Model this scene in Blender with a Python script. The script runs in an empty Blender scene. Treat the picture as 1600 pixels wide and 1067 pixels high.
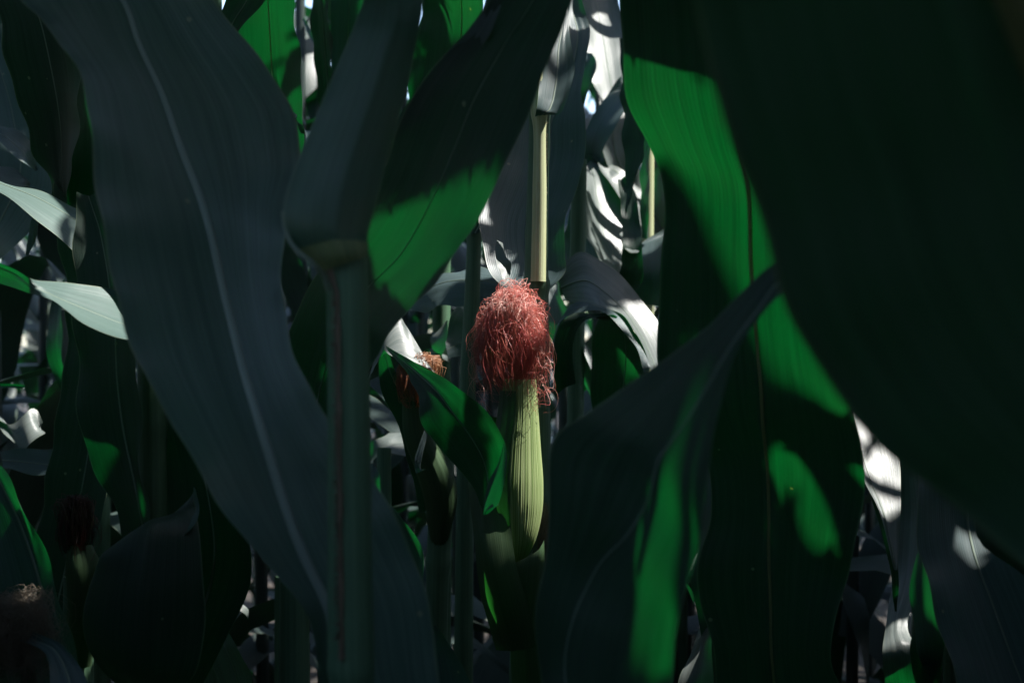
import bpy, math, random
import numpy as np
from mathutils import Vector
from mathutils.bvhtree import BVHTree
random.seed(7)
rng = np.random.default_rng(11)
C = bpy.context.scene.collection
SC = bpy.context.scene
R = math.radians

# ------------------------------------------------------------------ camera, sky, sun, exposure
CAMZ = 1.25
cam = bpy.data.cameras.new('camera'); cam.lens = 50; cam.sensor_width = 36
cam.clip_start = 0.02; cam.clip_end = 500
cam.dof.use_dof = True; cam.dof.focus_distance = 1.36; cam.dof.aperture_fstop = 8.0
camo = bpy.data.objects.new('camera', cam); C.objects.link(camo)
camo.location = (0, 0, CAMZ); camo.rotation_euler = (R(90), 0, 0); SC.camera = camo

SUN_EL = 60.0
SUN = Vector((math.cos(R(SUN_EL)), 0.0, math.sin(R(SUN_EL))))      # towards the sun: high, from the right
w = bpy.data.worlds.new('World'); SC.world = w; w.use_nodes = True
nt = w.node_tree; bg = nt.nodes['Background']
sky = nt.nodes.new('ShaderNodeTexSky'); sky.sky_type = 'NISHITA'; sky.sun_disc = False
sky.sun_elevation = R(SUN_EL); sky.sun_rotation = R(90)
nt.links.new(sky.outputs[0], bg.inputs[0]); bg.inputs[1].default_value = 0.15
sl = bpy.data.lights.new('sun', 'SUN'); sl.energy = 5.0; sl.angle = R(0.5); sl.color = (1.0, 0.955, 0.9)
so = bpy.data.objects.new('sun', sl); C.objects.link(so)
so.rotation_euler = SUN.to_track_quat('Z', 'Y').to_euler()
SC.view_settings.view_transform = 'Standard'; SC.view_settings.look = 'None'
SC.view_settings.exposure = 1.6; SC.view_settings.gamma = 1.0
SC.render.engine = 'CYCLES'
SC.cycles.max_bounces = 8; SC.cycles.transmission_bounces = 6

# ------------------------------------------------------------------ helpers
def P(x, y, d):
    """the point that stands at distance d behind photograph position x, y"""
    k = 0.72 * d / 1600.0
    return np.array([(x - 800) * k, d, CAMZ - (y - 533.5) * k])

def mesh_obj(name, verts, faces, mat, parent=None, uvs=None, smooth=True):
    me = bpy.data.meshes.new(name)
    me.from_pydata([tuple(map(float, v)) for v in verts], [], faces)
    if uvs is not None:
        ul = me.uv_layers.new(name='UVMap')
        li = np.zeros(len(me.loops), dtype=np.int32); me.loops.foreach_get('vertex_index', li)
        ul.data.foreach_set('uv', np.asarray(uvs, dtype=np.float32)[li].ravel())
    if smooth: me.polygons.foreach_set('use_smooth', [True] * len(me.polygons))
    me.materials.append(mat)
    me.update()
    o = bpy.data.objects.new(name, me); C.objects.link(o)
    if parent is not None:
        o.parent = parent
        o.matrix_parent_inverse = parent.matrix_world.inverted() if parent.type == 'EMPTY' else o.matrix_parent_inverse
        if parent.type == 'EMPTY':
            o.location = (0, 0, 0)
    return o

def tag(o, label, cat, group=None, kind=None):
    if label: o['label'] = label
    if cat: o['category'] = cat
    if group: o['group'] = group
    if kind: o['kind'] = kind
    return o

ROOTS = {}
def plant(key, label, x, y, group='maize plants of the dense field', cat='maize plant', name='maize_plant'):
    o = bpy.data.objects.new(name, None); C.objects.link(o)
    o.empty_display_size = 0.05
    o.location = (x, y, 0); o.matrix_world.translation = (x, y, 0)
    tag(o, label, cat, group)
    ROOTS[key] = o
    return o

def catmull(pts, n):
    pts = np.asarray(pts, float)
    m = len(pts)
    d = np.r_[0, np.cumsum(np.linalg.norm(np.diff(pts[:, :3], axis=0), axis=1) ** 0.75 + 1e-6)]
    t = np.linspace(0, d[-1], n)
    # non-uniform cubic hermite with finite-difference tangents
    tang = np.zeros_like(pts)
    for i in range(m):
        if i == 0: tang[i] = (pts[1] - pts[0]) / (d[1] - d[0])
        elif i == m - 1: tang[i] = (pts[-1] - pts[-2]) / (d[-1] - d[-2])
        else:
            a = (pts[i] - pts[i-1]) / (d[i] - d[i-1]); b = (pts[i+1] - pts[i]) / (d[i+1] - d[i])
            wa, wb = d[i+1] - d[i], d[i] - d[i-1]
            tang[i] = (a * wa + b * wb) / (wa + wb)
    out = np.zeros((n, pts.shape[1]))
    for k, tt in enumerate(t):
        i = min(max(np.searchsorted(d, tt) - 1, 0), m - 2)
        h = d[i+1] - d[i]; s = (tt - d[i]) / h
        out[k] = ((2*s**3 - 3*s*s + 1) * pts[i] + (s**3 - 2*s*s + s) * h * tang[i]
                  + (-2*s**3 + 3*s*s) * pts[i+1] + (s**3 - s*s) * h * tang[i+1])
    return out

def grid_faces(n, m, off=0):
    f = []
    for i in range(n - 1):
        for j in range(m - 1):
            a = off + i * m + j
            f.append((a, a + 1, a + m + 1, a + m))
    return f

OCC = []
      # (verts, faces, tag) of everything that can shade or be shaded, for laying out the sun patches
def leaf(parent, rows, key='', n=70, m=15, cup=0.012, ripple=0.0025, rib=0.0022, mr=0.5, mat=None, name='leaf', fold=1.6, seed=None, label=None, ribmat=None, dz=0.0, cs=1.0):
    """rows: (xl, yl, dl, xr, yr, dr [, cup]) from base to tip; cup > 0 sinks the midrib away from the camera"""
    rs = random.Random(seed if seed is not None else hash(key + name + str(rows[0])) % 9999)
    A = []
    for r in rows:
        c = (r[6] if len(r) > 6 else cup) * cs
        A.append(np.r_[P(r[0], r[1], r[2] + dz), P(r[3], r[4], r[5] + dz), c, r[7] if len(r) > 7 else mr])
    A = np.array(A)
    mid = (A[:, :3] + A[:, 3:6]) / 2
    S = catmull(np.c_[mid, A], n)
    L, Rr, cu, mrs = S[:, 3:6], S[:, 6:9], S[:, 9], np.clip(S[:, 10], .08, .92)
    mid = (L + Rr) / 2
    T = np.gradient(mid, axis=0); T /= np.linalg.norm(T, axis=1)[:, None] + 1e-9
    W = Rr - L; wid = np.linalg.norm(W, axis=1)
    N = np.cross(T, W); N /= np.linalg.norm(N, axis=1)[:, None] + 1e-9
    s = np.sign((N * mid).sum(1)); N *= 1.0
    flip = np.median(s) or 1.0; N *= flip                           # away from the camera
    ln = np.r_[0, np.cumsum(np.linalg.norm(np.diff(mid, axis=0), axis=1))]
    u = np.linspace(0, 1, m)
    V, UV = [], []
    ph = [rs.uniform(0, 6.28) for _ in range(6)]
    lam = rs.uniform(0.05, 0.08)
    for i in range(n):
        for j in range(m):
            q = 2 * u[j] - 1
            fx = 2 * u[j] * mrs[i] if q < 0 else mrs[i] + q * (1 - mrs[i])
            prof = 1 - abs(q) ** fold
            side = 0 if q < 0 else 1
            rp = ripple * abs(q) ** 3 * (math.sin(ln[i] / lam * 6.28 + ph[side]) + 0.6 * math.sin(ln[i] / lam * 2.7 * 1.7 + ph[2 + side]))
            rp *= min(1, wid[i] / 0.04)
            mic = 0.0005 * math.sin(u[j] * 21 + ph[4]) * (1 - abs(q))
            v = L[i] * (1 - fx) + Rr[i] * fx + N[i] * (cu[i] * prof * min(1, wid[i] / 0.03) + rp + mic)
            V.append(v); UV.append((u[j], ln[i]))
    F = grid_faces(n, m)
    o = mesh_obj(name, V, F, mat or M['leaf'], parent, UV)
    if label: o['label'] = label
    OCC.append((np.array(V), F, key))
    if rib > 0:
        jm = 0.5 * (m - 1); j0 = int(jm); fr = jm - j0
        V2, U2 = [], []
        k = 8
        Vg = np.array(V).reshape(n, m, 3)
        for i in range(n):
            c = Vg[i, j0] * (1 - fr) + Vg[i, min(j0 + 1, m - 1)] * fr
            wd = W[i] / (wid[i] + 1e-9)
            r = rib * (1 - 0.8 * i / (n - 1)) * min(1, wid[i] / 0.025) + 0.00025
            for a in range(k):
                t = 2 * math.pi * a / k
                V2.append(c + wd * math.cos(t) * r + N[i] * math.sin(t) * r * 0.6); U2.append((a / k, ln[i]))
        F2 = []
        for i in range(n - 1):
            for a in range(k):
                b = (a + 1) % k
                F2.append((i*k + a, i*k + b, (i+1)*k + b, (i+1)*k + a))
        mesh_obj('midrib', V2, F2, ribmat or M['rib'], o, U2)
    return o

def tube_data(pts, rad, k=14, squash=1.0):
    pts = np.asarray(pts, float); n = len(pts)
    T = np.gradient(pts, axis=0); T /= np.linalg.norm(T, axis=1)[:, None] + 1e-12
    ref = np.array([1.0, 0, 0])
    V, U, F = [], [], []
    ln = np.r_[0, np.cumsum(np.linalg.norm(np.diff(pts, axis=0), axis=1))]
    for i in range(n):
        a = ref - T[i] * ref.dot(T[i]); a /= np.linalg.norm(a) + 1e-12
        b = np.cross(T[i], a); ref = a
        r = rad[i] if hasattr(rad, '__len__') else rad
        for j in range(k):
            t = 2 * math.pi * j / k
            V.append(pts[i] + (a * math.cos(t) + b * math.sin(t) * squash) * r); U.append((j / k, ln[i]))
    for i in range(n - 1):
        for j in range(k):
            q = (j + 1) % k
            F.append((i*k + j, i*k + q, (i+1)*k + q, (i+1)*k + j))
    return V, F, U

def stalk(parent, ctrl, key='', n=90, nodes=(), mat=None, name='stalk', k=20):
    """ctrl: (x, y, d, width_px) top to bottom or bottom to top"""
    A = np.array([np.r_[P(c[0], c[1], c[2]), c[3] * 0.72 * c[2] / 3200.0] for c in ctrl])
    S = catmull(A, n)
    rad = S[:, 3].copy()
    for (yz, amp) in nodes:
        z = P(0, yz, ctrl[0][2])[2]
        rad *= 1 + amp * np.exp(-((S[:, 2] - z) / 0.006) ** 2)
    V, F, U = tube_data(S[:, :3], rad, k)
    o = mesh_obj(name, V, F, mat or M['stalk'], parent, U)
    OCC.append((np.array(V), F, key))
    return o

# ------------------------------------------------------------------ materials
M = {}
class NB:
    def __init__(s, name):
        s.m = bpy.data.materials.new(name); s.m.use_nodes = True; s.t = s.m.node_tree; s.t.nodes.clear()
        s.out = s.t.nodes.new('ShaderNodeOutputMaterial')
    def n(s, typ, **kw):
        nd = s.t.nodes.new(typ)
        for k, v in kw.items():
            if k.startswith('i_'): nd.inputs[k[2:]].default_value = v
            else: setattr(nd, k, v)
        return nd
    def l(s, a, b): s.t.links.new(a, b)
    def math(s, op, a, b=None):
        nd = s.n('ShaderNodeMath', operation=op)
        for i, x in enumerate((a, b)):
            if x is None: continue
            if isinstance(x, (int, float)): nd.inputs[i].default_value = x
            else: s.l(x, nd.inputs[i])
        return nd.outputs[0]
    def ramp(s, fac, stops):
        r = s.n('ShaderNodeValToRGB'); e = r.color_ramp.elements
        while len(e) < len(stops): e.new(0.5)
        for q, (p, c) in zip(e, stops): q.position = p; q.color = (*c, 1)
        s.l(fac, r.inputs[0]); return r.outputs[0]
    def mix(s, f, a, b, blend='MIX'):
        x = s.n('ShaderNodeMix', data_type='RGBA', blend_type=blend)
        for sock, v in ((x.inputs[0], f), (x.inputs[6], a), (x.inputs[7], b)):
            if isinstance(v, (int, float)): sock.default_value = v
            elif isinstance(v, tuple): sock.default_value = (*v, 1)
            else: s.l(v, sock)
        return x.outputs[2]

def leaf_mat(name, c0, c1, trans, tf=0.4, rough=0.42, spec=0.5, pale=(0.16, 0.2, 0.13), vein=1.0):
    b = NB(name)
    uv = b.n('ShaderNodeUVMap'); sep = b.n('ShaderNodeSeparateXYZ'); b.l(uv.outputs[0], sep.inputs[0])
    U, Vv = sep.outputs[0], sep.outputs[1]
    oi = b.n('ShaderNodeObjectInfo')
    # long streaks along the blade
    cb = b.n('ShaderNodeCombineXYZ')
    b.l(b.math('MULTIPLY', U, 34.0), cb.inputs[0]); b.l(b.math('MULTIPLY', Vv, 7.0), cb.inputs[1]); b.l(b.math('MULTIPLY', oi.outputs['Random'], 50), cb.inputs[2])
    st = b.n('ShaderNodeTexNoise', i_Scale=1.0, i_Detail=5.0, i_Roughness=0.65); b.l(cb.outputs[0], st.inputs['Vector'])
    # parallel veins
    cv = b.n('ShaderNodeCombineXYZ')
    b.l(b.math('MULTIPLY', U, 110.0), cv.inputs[0]); b.l(b.math('MULTIPLY', Vv, 3.0), cv.inputs[1]); b.l(oi.outputs['Random'], cv.inputs[2])
    vn = b.n('ShaderNodeTexNoise', i_Scale=1.0, i_Detail=1.0); b.l(cv.outputs[0], vn.inputs['Vector'])
    sinv = b.math('SINE', b.math('MULTIPLY', U, 290.0))
    blotch = b.n('ShaderNodeTexNoise', i_Scale=14.0, i_Detail=3.0)
    geo = b.n('ShaderNodeNewGeometry'); b.l(geo.outputs['Position'], blotch.inputs['Vector'])
    f = b.ramp(st.outputs[0], [(0.35, (0, 0, 0)), (0.68, (1, 1, 1))])
    col = b.mix(f, c0, c1)
    col = b.mix(b.math('MULTIPLY', b.ramp(vn.outputs[0], [(0.5, (0, 0, 0)), (0.62, (1, 1, 1))]), 0.35 * vein), col, (c1[0]*1.5, c1[1]*1.5, c1[2]*1.4))
    # pale cartilage margin
    e = b.math('ABSOLUTE', b.math('SUBTRACT', U, 0.5))
    em = b.ramp(e, [(0.488, (0, 0, 0)), (0.497, (1, 1, 1))])
    col = b.mix(em, col, pale)
    # specks of dust and tiny scars
    vo = b.n('ShaderNodeTexVoronoi', i_Scale=42.0); b.l(geo.outputs['Position'], vo.inputs['Vector'])
    sel = b.math('MULTIPLY', b.math('LESS_THAN', vo.outputs['Distance'], 0.075), b.math('GREATER_THAN', blotch.outputs[0], 0.56))
    col = b.mix(b.math('MULTIPLY', sel, 0.8), col, (0.22, 0.24, 0.18))
    # transmitted colour, streaked
    tcol = b.mix(f, tuple(x * 0.72 for x in trans), trans)
    tcol = b.mix(b.math('MULTIPLY', b.ramp(vn.outputs[0], [(0.48, (0, 0, 0)), (0.6, (1, 1, 1))]), 0.6), tcol, tuple(x * 0.45 for x in trans))
    tcol = b.mix(b.math('MULTIPLY', b.ramp(blotch.outputs[0], [(0.42, (0, 0, 0)), (0.66, (1, 1, 1))]), 0.45), tcol, (trans[0] * 6, trans[1] * 0.72, trans[2] * 0.8))
    tcol = b.mix(b.math('MULTIPLY', sel, 0.7), tcol, (0.12, 0.2, 0.02))
    bump = b.n('ShaderNodeBump', i_Strength=0.35, i_Distance=0.0006)
    hh = b.math('ADD', b.math('MULTIPLY', vn.outputs[0], 1.0), b.math('MULTIPLY', sinv, 0.25))
    b.l(hh, bump.inputs['Height'])
    pr = b.n('ShaderNodeBsdfPrincipled'); b.l(col, pr.inputs['Base Color'])
    rr = b.math('ADD', b.math('MULTIPLY', st.outputs[0], 0.2), rough - 0.1); b.l(rr, pr.inputs['Roughness'])
    pr.inputs['Specular IOR Level'].default_value = spec
    b.l(bump.outputs[0], pr.inputs['Normal'])
    tr = b.n('ShaderNodeBsdfTranslucent'); b.l(tcol, tr.inputs[0]); b.l(bump.outputs[0], tr.inputs[1])
    mx = b.n('ShaderNodeMixShader', i_Fac=tf); b.l(pr.outputs[0], mx.inputs[1]); b.l(tr.outputs[0], mx.inputs[2])
    b.l(mx.outputs[0], b.out.inputs[0]); return b.m

TR = (0.0015, 0.15, 0.022)
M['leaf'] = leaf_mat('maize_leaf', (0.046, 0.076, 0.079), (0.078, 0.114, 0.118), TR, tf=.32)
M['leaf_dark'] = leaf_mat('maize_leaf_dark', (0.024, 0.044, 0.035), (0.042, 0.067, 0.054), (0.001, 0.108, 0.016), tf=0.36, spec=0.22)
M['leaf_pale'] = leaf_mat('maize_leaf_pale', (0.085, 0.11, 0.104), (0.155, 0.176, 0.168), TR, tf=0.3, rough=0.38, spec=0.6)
M['leaf_lit'] = leaf_mat('maize_leaf_lit', (0.062, 0.102, 0.092), (0.098, 0.15, 0.136), TR, tf=.25, rough=.38, spec=.6)  # brighter copy of the leaf; lifted colour stands in for blocked skylight
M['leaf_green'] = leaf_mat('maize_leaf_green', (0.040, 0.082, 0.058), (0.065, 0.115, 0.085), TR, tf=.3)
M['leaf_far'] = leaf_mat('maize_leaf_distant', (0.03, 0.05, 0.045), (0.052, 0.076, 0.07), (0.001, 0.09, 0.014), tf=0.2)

def solid_mat(name, c0, c1, rough=0.55, sx=30, sy=4, trans=None, tf=0.0, spec=0.4, bumpd=0.0006):
    b = NB(name)
    uv = b.n('ShaderNodeUVMap'); sep = b.n('ShaderNodeSeparateXYZ'); b.l(uv.outputs[0], sep.inputs[0])
    cb = b.n('ShaderNodeCombineXYZ'); b.l(b.math('MULTIPLY', sep.outputs[0], sx), cb.inputs[0]); b.l(b.math('MULTIPLY', sep.outputs[1], sy), cb.inputs[1])
    st = b.n('ShaderNodeTexNoise', i_Scale=1.0, i_Detail=4.0); b.l(cb.outputs[0], st.inputs['Vector'])
    f = b.ramp(st.outputs[0], [(0.38, (0, 0, 0)), (0.64, (1, 1, 1))])
    col = b.mix(f, c0, c1)
    bump = b.n('ShaderNodeBump', i_Strength=0.6, i_Distance=bumpd); b.l(st.outputs[0], bump.inputs['Height'])
    pr = b.n('ShaderNodeBsdfPrincipled', i_Roughness=rough); b.l(col, pr.inputs['Base Color']); b.l(bump.outputs[0], pr.inputs['Normal'])
    pr.inputs['Specular IOR Level'].default_value = spec
    if trans:
        tr = b.n('ShaderNodeBsdfTranslucent'); tr.inputs[0].default_value = (*trans, 1)
        mx = b.n('ShaderNodeMixShader', i_Fac=tf); b.l(pr.outputs[0], mx.inputs[1]); b.l(tr.outputs[0], mx.inputs[2]); b.l(mx.outputs[0], b.out.inputs[0])
    else: b.l(pr.outputs[0], b.out.inputs[0])
    return b.m
M['rib'] = solid_mat('midrib_pale_green', (0.13, 0.18, 0.14), (0.20, 0.25, 0.20), trans=(0.1, 0.22, 0.05), tf=0.3, sx=4)
M['rib_bloom'] = solid_mat('midrib_grey_green', (0.22, 0.29, 0.25), (0.30, 0.37, 0.33), trans=(0.1, 0.2, 0.08), tf=0.2, sx=4)
M['rib_pale'] = solid_mat('midrib_cream', (0.30, 0.32, 0.16), (0.42, 0.42, 0.24), trans=(0.42, 0.50, 0.16), tf=0.6, sx=4)
M['stalk'] = solid_mat('maize_stalk_green', (0.05, 0.115, 0.065), (0.08, 0.155, 0.09), sx=26, sy=3)
M['stalk_lit'] = solid_mat('maize_stalk_lit', (0.33, 0.37, 0.19), (0.45, 0.48, 0.30), sx=26, sy=3)  # pale copy of the stalk green for sunlit parts, light in the colour
M['collar'] = solid_mat('leaf_collar_yellow_green', (0.08, 0.12, 0.05), (0.13, 0.16, 0.07), sx=10, sy=20)
M['brown'] = solid_mat('dry_brown_fringe', (0.08, 0.06, 0.04), (0.17, 0.13, 0.09), sx=8, sy=60)
M['fringe'] = solid_mat('pale_hair_fringe', (0.35, 0.3, 0.18), (0.5, 0.44, 0.3), sx=4, sy=60)
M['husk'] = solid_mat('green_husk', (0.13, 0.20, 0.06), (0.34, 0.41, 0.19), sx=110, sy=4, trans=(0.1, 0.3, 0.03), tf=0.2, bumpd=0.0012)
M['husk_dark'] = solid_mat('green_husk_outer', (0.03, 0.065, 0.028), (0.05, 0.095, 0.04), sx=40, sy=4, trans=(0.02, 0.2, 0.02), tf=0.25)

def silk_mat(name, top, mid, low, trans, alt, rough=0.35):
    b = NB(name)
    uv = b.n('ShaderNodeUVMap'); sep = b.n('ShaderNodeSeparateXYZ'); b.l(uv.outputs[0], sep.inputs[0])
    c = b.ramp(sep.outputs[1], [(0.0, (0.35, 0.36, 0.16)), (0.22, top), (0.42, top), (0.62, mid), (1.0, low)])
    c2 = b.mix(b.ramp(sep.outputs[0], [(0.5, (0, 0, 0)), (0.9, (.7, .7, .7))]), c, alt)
    pr = b.n('ShaderNodeBsdfPrincipled', i_Roughness=rough); b.l(c2, pr.inputs['Base Color'])
    pr.inputs['Specular IOR Level'].default_value = 0.7
    tr = b.n('ShaderNodeBsdfTranslucent'); tr.inputs[0].default_value = (*trans, 1)
    mx = b.n('ShaderNodeMixShader', i_Fac=0.48); b.l(pr.outputs[0], mx.inputs[1]); b.l(tr.outputs[0], mx.inputs[2]); b.l(mx.outputs[0], b.out.inputs[0])
    return b.m
M['silk_pink'] = silk_mat('pink_red_silk', (0.95, 0.74, 0.66), (0.62, 0.15, 0.14), (0.13, 0.022, 0.02), (0.88, 0.42, 0.38), (0.55, 0.24, 0.14))  # own red tones; the pale top stop paints the sunlit apex
M['silk_orange'] = silk_mat('orange_brown_silk', (0.5, 0.3, 0.18), (0.36, 0.14, 0.07), (0.25, 0.09, 0.04), (0.5, 0.2, 0.08), (0.4, 0.2, 0.1))
M['silk_dark'] = silk_mat('dark_red_brown_silk', (0.09, 0.03, 0.022), (0.07, 0.02, 0.015), (0.05, 0.012, 0.01), (0.1, 0.02, 0.01), (0.06, 0.03, 0.02))
M['silk_tan'] = silk_mat('dry_tan_silk', (0.26, 0.22, 0.17), (0.22, 0.18, 0.14), (0.16, 0.13, 0.1), (0.2, 0.14, 0.08), (0.3, 0.25, 0.18))

b = NB('dark_soil'); no = b.n('ShaderNodeTexNoise', i_Scale=9.0, i_Detail=8.0)
g = b.n('ShaderNodeNewGeometry'); b.l(g.outputs['Position'], no.inputs['Vector'])
pr = b.n('ShaderNodeBsdfPrincipled', i_Roughness=0.95); b.l(b.ramp(no.outputs[0], [(0.3, (0.008, 0.006, 0.004)), (0.7, (0.03, 0.022, 0.016))]), pr.inputs['Base Color'])
bp = b.n('ShaderNodeBump', i_Strength=1.0, i_Distance=0.03); b.l(no.outputs[0], bp.inputs['Height']); b.l(bp.outputs[0], pr.inputs['Normal'])
b.l(pr.outputs[0], b.out.inputs[0]); M['soil'] = b.m

# ------------------------------------------------------------------ ground
gv, gn = [], 60
xs = np.sign(np.linspace(-1, 1, gn)) * np.abs(np.linspace(-1, 1, gn)) ** 3 * 150
for yy in xs:
    for xx in xs: gv.append((xx, yy + 2, 0.03 * math.sin(xx * 8.3) * (abs(xx) < 8) + rng.normal(0, 0.008)))
go = mesh_obj('ground', gv, grid_faces(gn, gn), M['soil']); go['kind'] = 'structure'
GRD = (np.array(gv), grid_faces(gn, gn), 'ground')

# ------------------------------------------------------------------ silk and ears
def strands(name, parent, paths, rad, mat, key='silk'):
    V, F, U = [], [], []
    for pts in paths:
        n = len(pts); off = len(V); rv = random.random()
        pts = np.asarray(pts)
        T = np.gradient(pts, axis=0); T /= np.linalg.norm(T, axis=1)[:, None] + 1e-12
        ref = np.array([0.3, -0.9, 0.2])
        r0 = rad * random.uniform(0.7, 1.25)
        for i in range(n):
            a = ref - T[i] * ref.dot(T[i]); a /= np.linalg.norm(a) + 1e-9; c = np.cross(T[i], a); ref = a
            r = r0 * (1 - 0.55 * i / n)
            for j in range(3):
                t = j * 2.0944
                V.append(pts[i] + (a * math.cos(t) + c * math.sin(t)) * r); U.append((rv, i / n))
        for i in range(n - 1):
            for j in range(3):
                q = (j + 1) % 3
                F.append((off + i*3 + j, off + i*3 + q, off + (i+1)*3 + q, off + (i+1)*3 + j))
    o = mesh_obj(name, V, F, mat, parent, U)
    OCC.append((np.array(V), F, key))
    return o

def mop(base, apex, cen, ax, count, drop=(0.3, 1.0), n=22, curl=0.004, shell=(0.55, 1.05), wild=0.1):
    """strands that leave the husk tip, rise to the apex and fall over an ellipsoid (cen, ax)"""
    out = []
    cen, apex, base, ax = map(np.asarray, (cen, apex, base, ax))
    ncl = max(12, count // 14)
    CL = [(rng.uniform(0, 2 * math.pi), rng.uniform(*shell) ** 0.6, rng.uniform(*drop), rng.uniform(0, 6.28, 6), rng.uniform(0.8, 2.4, 3), rng.normal(0, .6), rng.uniform(2.5, 5.5, 3)) for _ in range(ncl)]
    tt = np.linspace(0, 1, n)
    for _ in range(count):
        th, sh, end, ph, fr, tw, fr2 = CL[rng.integers(ncl)]
        w_ = rng.random() < wild
        th = th + rng.normal(0, .11 if not w_ else .5); sh = sh + rng.normal(0, .05); end = end + rng.normal(0, .06)
        ph = ph + rng.normal(0, .5 if not w_ else 2, 6); am = curl * rng.uniform(0.4, 1.5) * (2.0 if w_ else 1)
        ap = apex + rng.normal(0, 1, 3) * np.array([0.008, 0.008, 0.003])
        d0 = np.array([math.cos(th), math.sin(th), 0])
        q1 = np.clip(tt / .22, 0, 1)[:, None]; q = np.clip((tt - .22) / .78, 0, 1)
        el = math.pi / 2 - q * end * math.pi * 0.92
        az = th + tw * q
        d = np.stack([np.cos(el) * np.cos(az), np.cos(el) * np.sin(az), np.sin(el)], 1)
        surf = cen + d * ax * sh + (d * 0.006 * q[:, None] if w_ else 0)
        bl = np.clip(q / .25, 0, 1)[:, None]
        rise = base * (1 - q1) + ap * q1 + d0 * 0.006 * np.sin(q1 * 3.14)
        p = np.where(tt[:, None] < .22, rise, ap * (1 - bl) + surf * bl)
        env = np.minimum(1, tt * 4)[:, None]
        wob = np.stack([np.sin(fr[k] * tt * 6.28 + ph[k]) + .38 * np.sin(fr2[k] * tt * 6.28 + ph[k + 3]) for k in range(3)], 1)
        out.append(p + env * am * wob)
    return out

def lathe_husk(parent, prof, key, mat, name='husk', k=48, ridge=0.0007, depthf=1.0, arc=(0, 2 * math.pi), n=60, off=0.0, nrid=17):
    """prof: (xl, xr, y, d) silhouettes in the photograph, closed round the axis"""
    A = np.array([np.r_[P((p[0]+p[1])/2, p[2], p[3]), (p[1]-p[0]) * 0.72 * p[3] / 3200.0] for p in prof])
    S = catmull(A, n); V, U = [], []
    full = abs(arc[1] - arc[0] - 2 * math.pi) < 1e-6
    kk = k if full else k + 1
    for i in range(n):
        for j in range(kk):
            t = arc[0] + (arc[1] - arc[0]) * j / k
            r = S[i, 3] + off + ridge * (math.sin(t * nrid) + 0.6 * math.sin(t * nrid * 2.3 + 1)) * min(1, S[i, 3] / 0.012)
            V.append(S[i, :3] + np.array([math.cos(t) * r, math.sin(t) * r * depthf, 0])); U.append((t / 6.2832, i / n * 0.3))
    F = []
    for i in range(n - 1):
        for j in range(k):
            q = (j + 1) % kk
            F.append((i*kk + j, i*kk + q, (i+1)*kk + q, (i+1)*kk + j))
    o = mesh_obj(name, V, F, mat, parent, U)
    OCC.append((np.array(V), F, key)); return o

# ==================================================================== THE PLANTS
# ---- centre plant with the red silk ear
p2 = plant('ear', 'maize plant bearing the large sunlit ear with bright pinkish red silk', 0.03, 1.42)
stalk(p2, [(846, -160, 1.42, 30), (844, 0, 1.42, 32), (843, 175, 1.42, 32), (838, 400, 1.42, 36), (838, 500, 1.42, 40), (832, 900, 1.42, 60), (828, 1067, 1.42, 66), (828, 1500, 1.42, 60), (828, 2500, 1.42, 60)], key='p2stalk', nodes=[(178, .12), (445, .2)], n=240, mat=M['stalk'])
# sheath whose split edge carries a hairy fringe; narrow and pale to paint the stalk's sunlit side
S0 = stalk(p2, [(838, 110, 1.405, 20), (840, 150, 1.404, 24), (842.5, 180, 1.403, 26), (843, 192, 1.403, 22), (843, 300, 1.403, 22), (841, 440, 1.403, 24)], key='p2sheath', mat=M['stalk_lit'], name='sheath', n=60)
fr = []
for i in range(330):
    y = rng.uniform(185, 400); xx = 850.5 - (y - 185) * 0.013 + rng.normal(0, 0.8)
    a = P(xx + 1.5, y, 1.4025); l = rng.uniform(0.0008, 0.0026)
    fr.append([a, a + np.array([l * 0.5, -0.0005, l * .1]), a + np.array([l, -0.001, l * rng.uniform(-.5, .7)])])
strands('hair_fringe', S0, fr, 0.00012, M['fringe'], key='p2fringe')
ys = np.linspace(180, 420, 60)
V, F, U = tube_data([P(850 - (y - 180) * 0.013 + math.sin(y * .35) * 0.7 + rng.normal(0, .3), y, 1.4035) for y in ys], [0.00045 + 0.0002 * math.sin(y * .9) for y in ys], 6)
mesh_obj('sheath_edge', V, F, M['brown'], S0, U)
# blade at the collar beside the lit stalk
leaf(p2, [(836, 181, 1.392, 858, 180, 1.392, 0), (838, 172, 1.388, 874, 178, 1.388, .004), (840, 158, 1.388, 885, 158, 1.388, .008), (842, 135, 1.392, 893, 132, 1.394, .010), (846, 105, 1.402, 898, 105, 1.405, .010), (856, 70, 1.42, 892, 70, 1.424, .007), (872, 30, 1.445, 889, 30, 1.447, .002), (880, -40, 1.48, 897, -40, 1.48), (900, -140, 1.50, 915, -140, 1.50)], key='p2collar', mat=M['leaf'], rib=0.0008, name='leaf')
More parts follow.
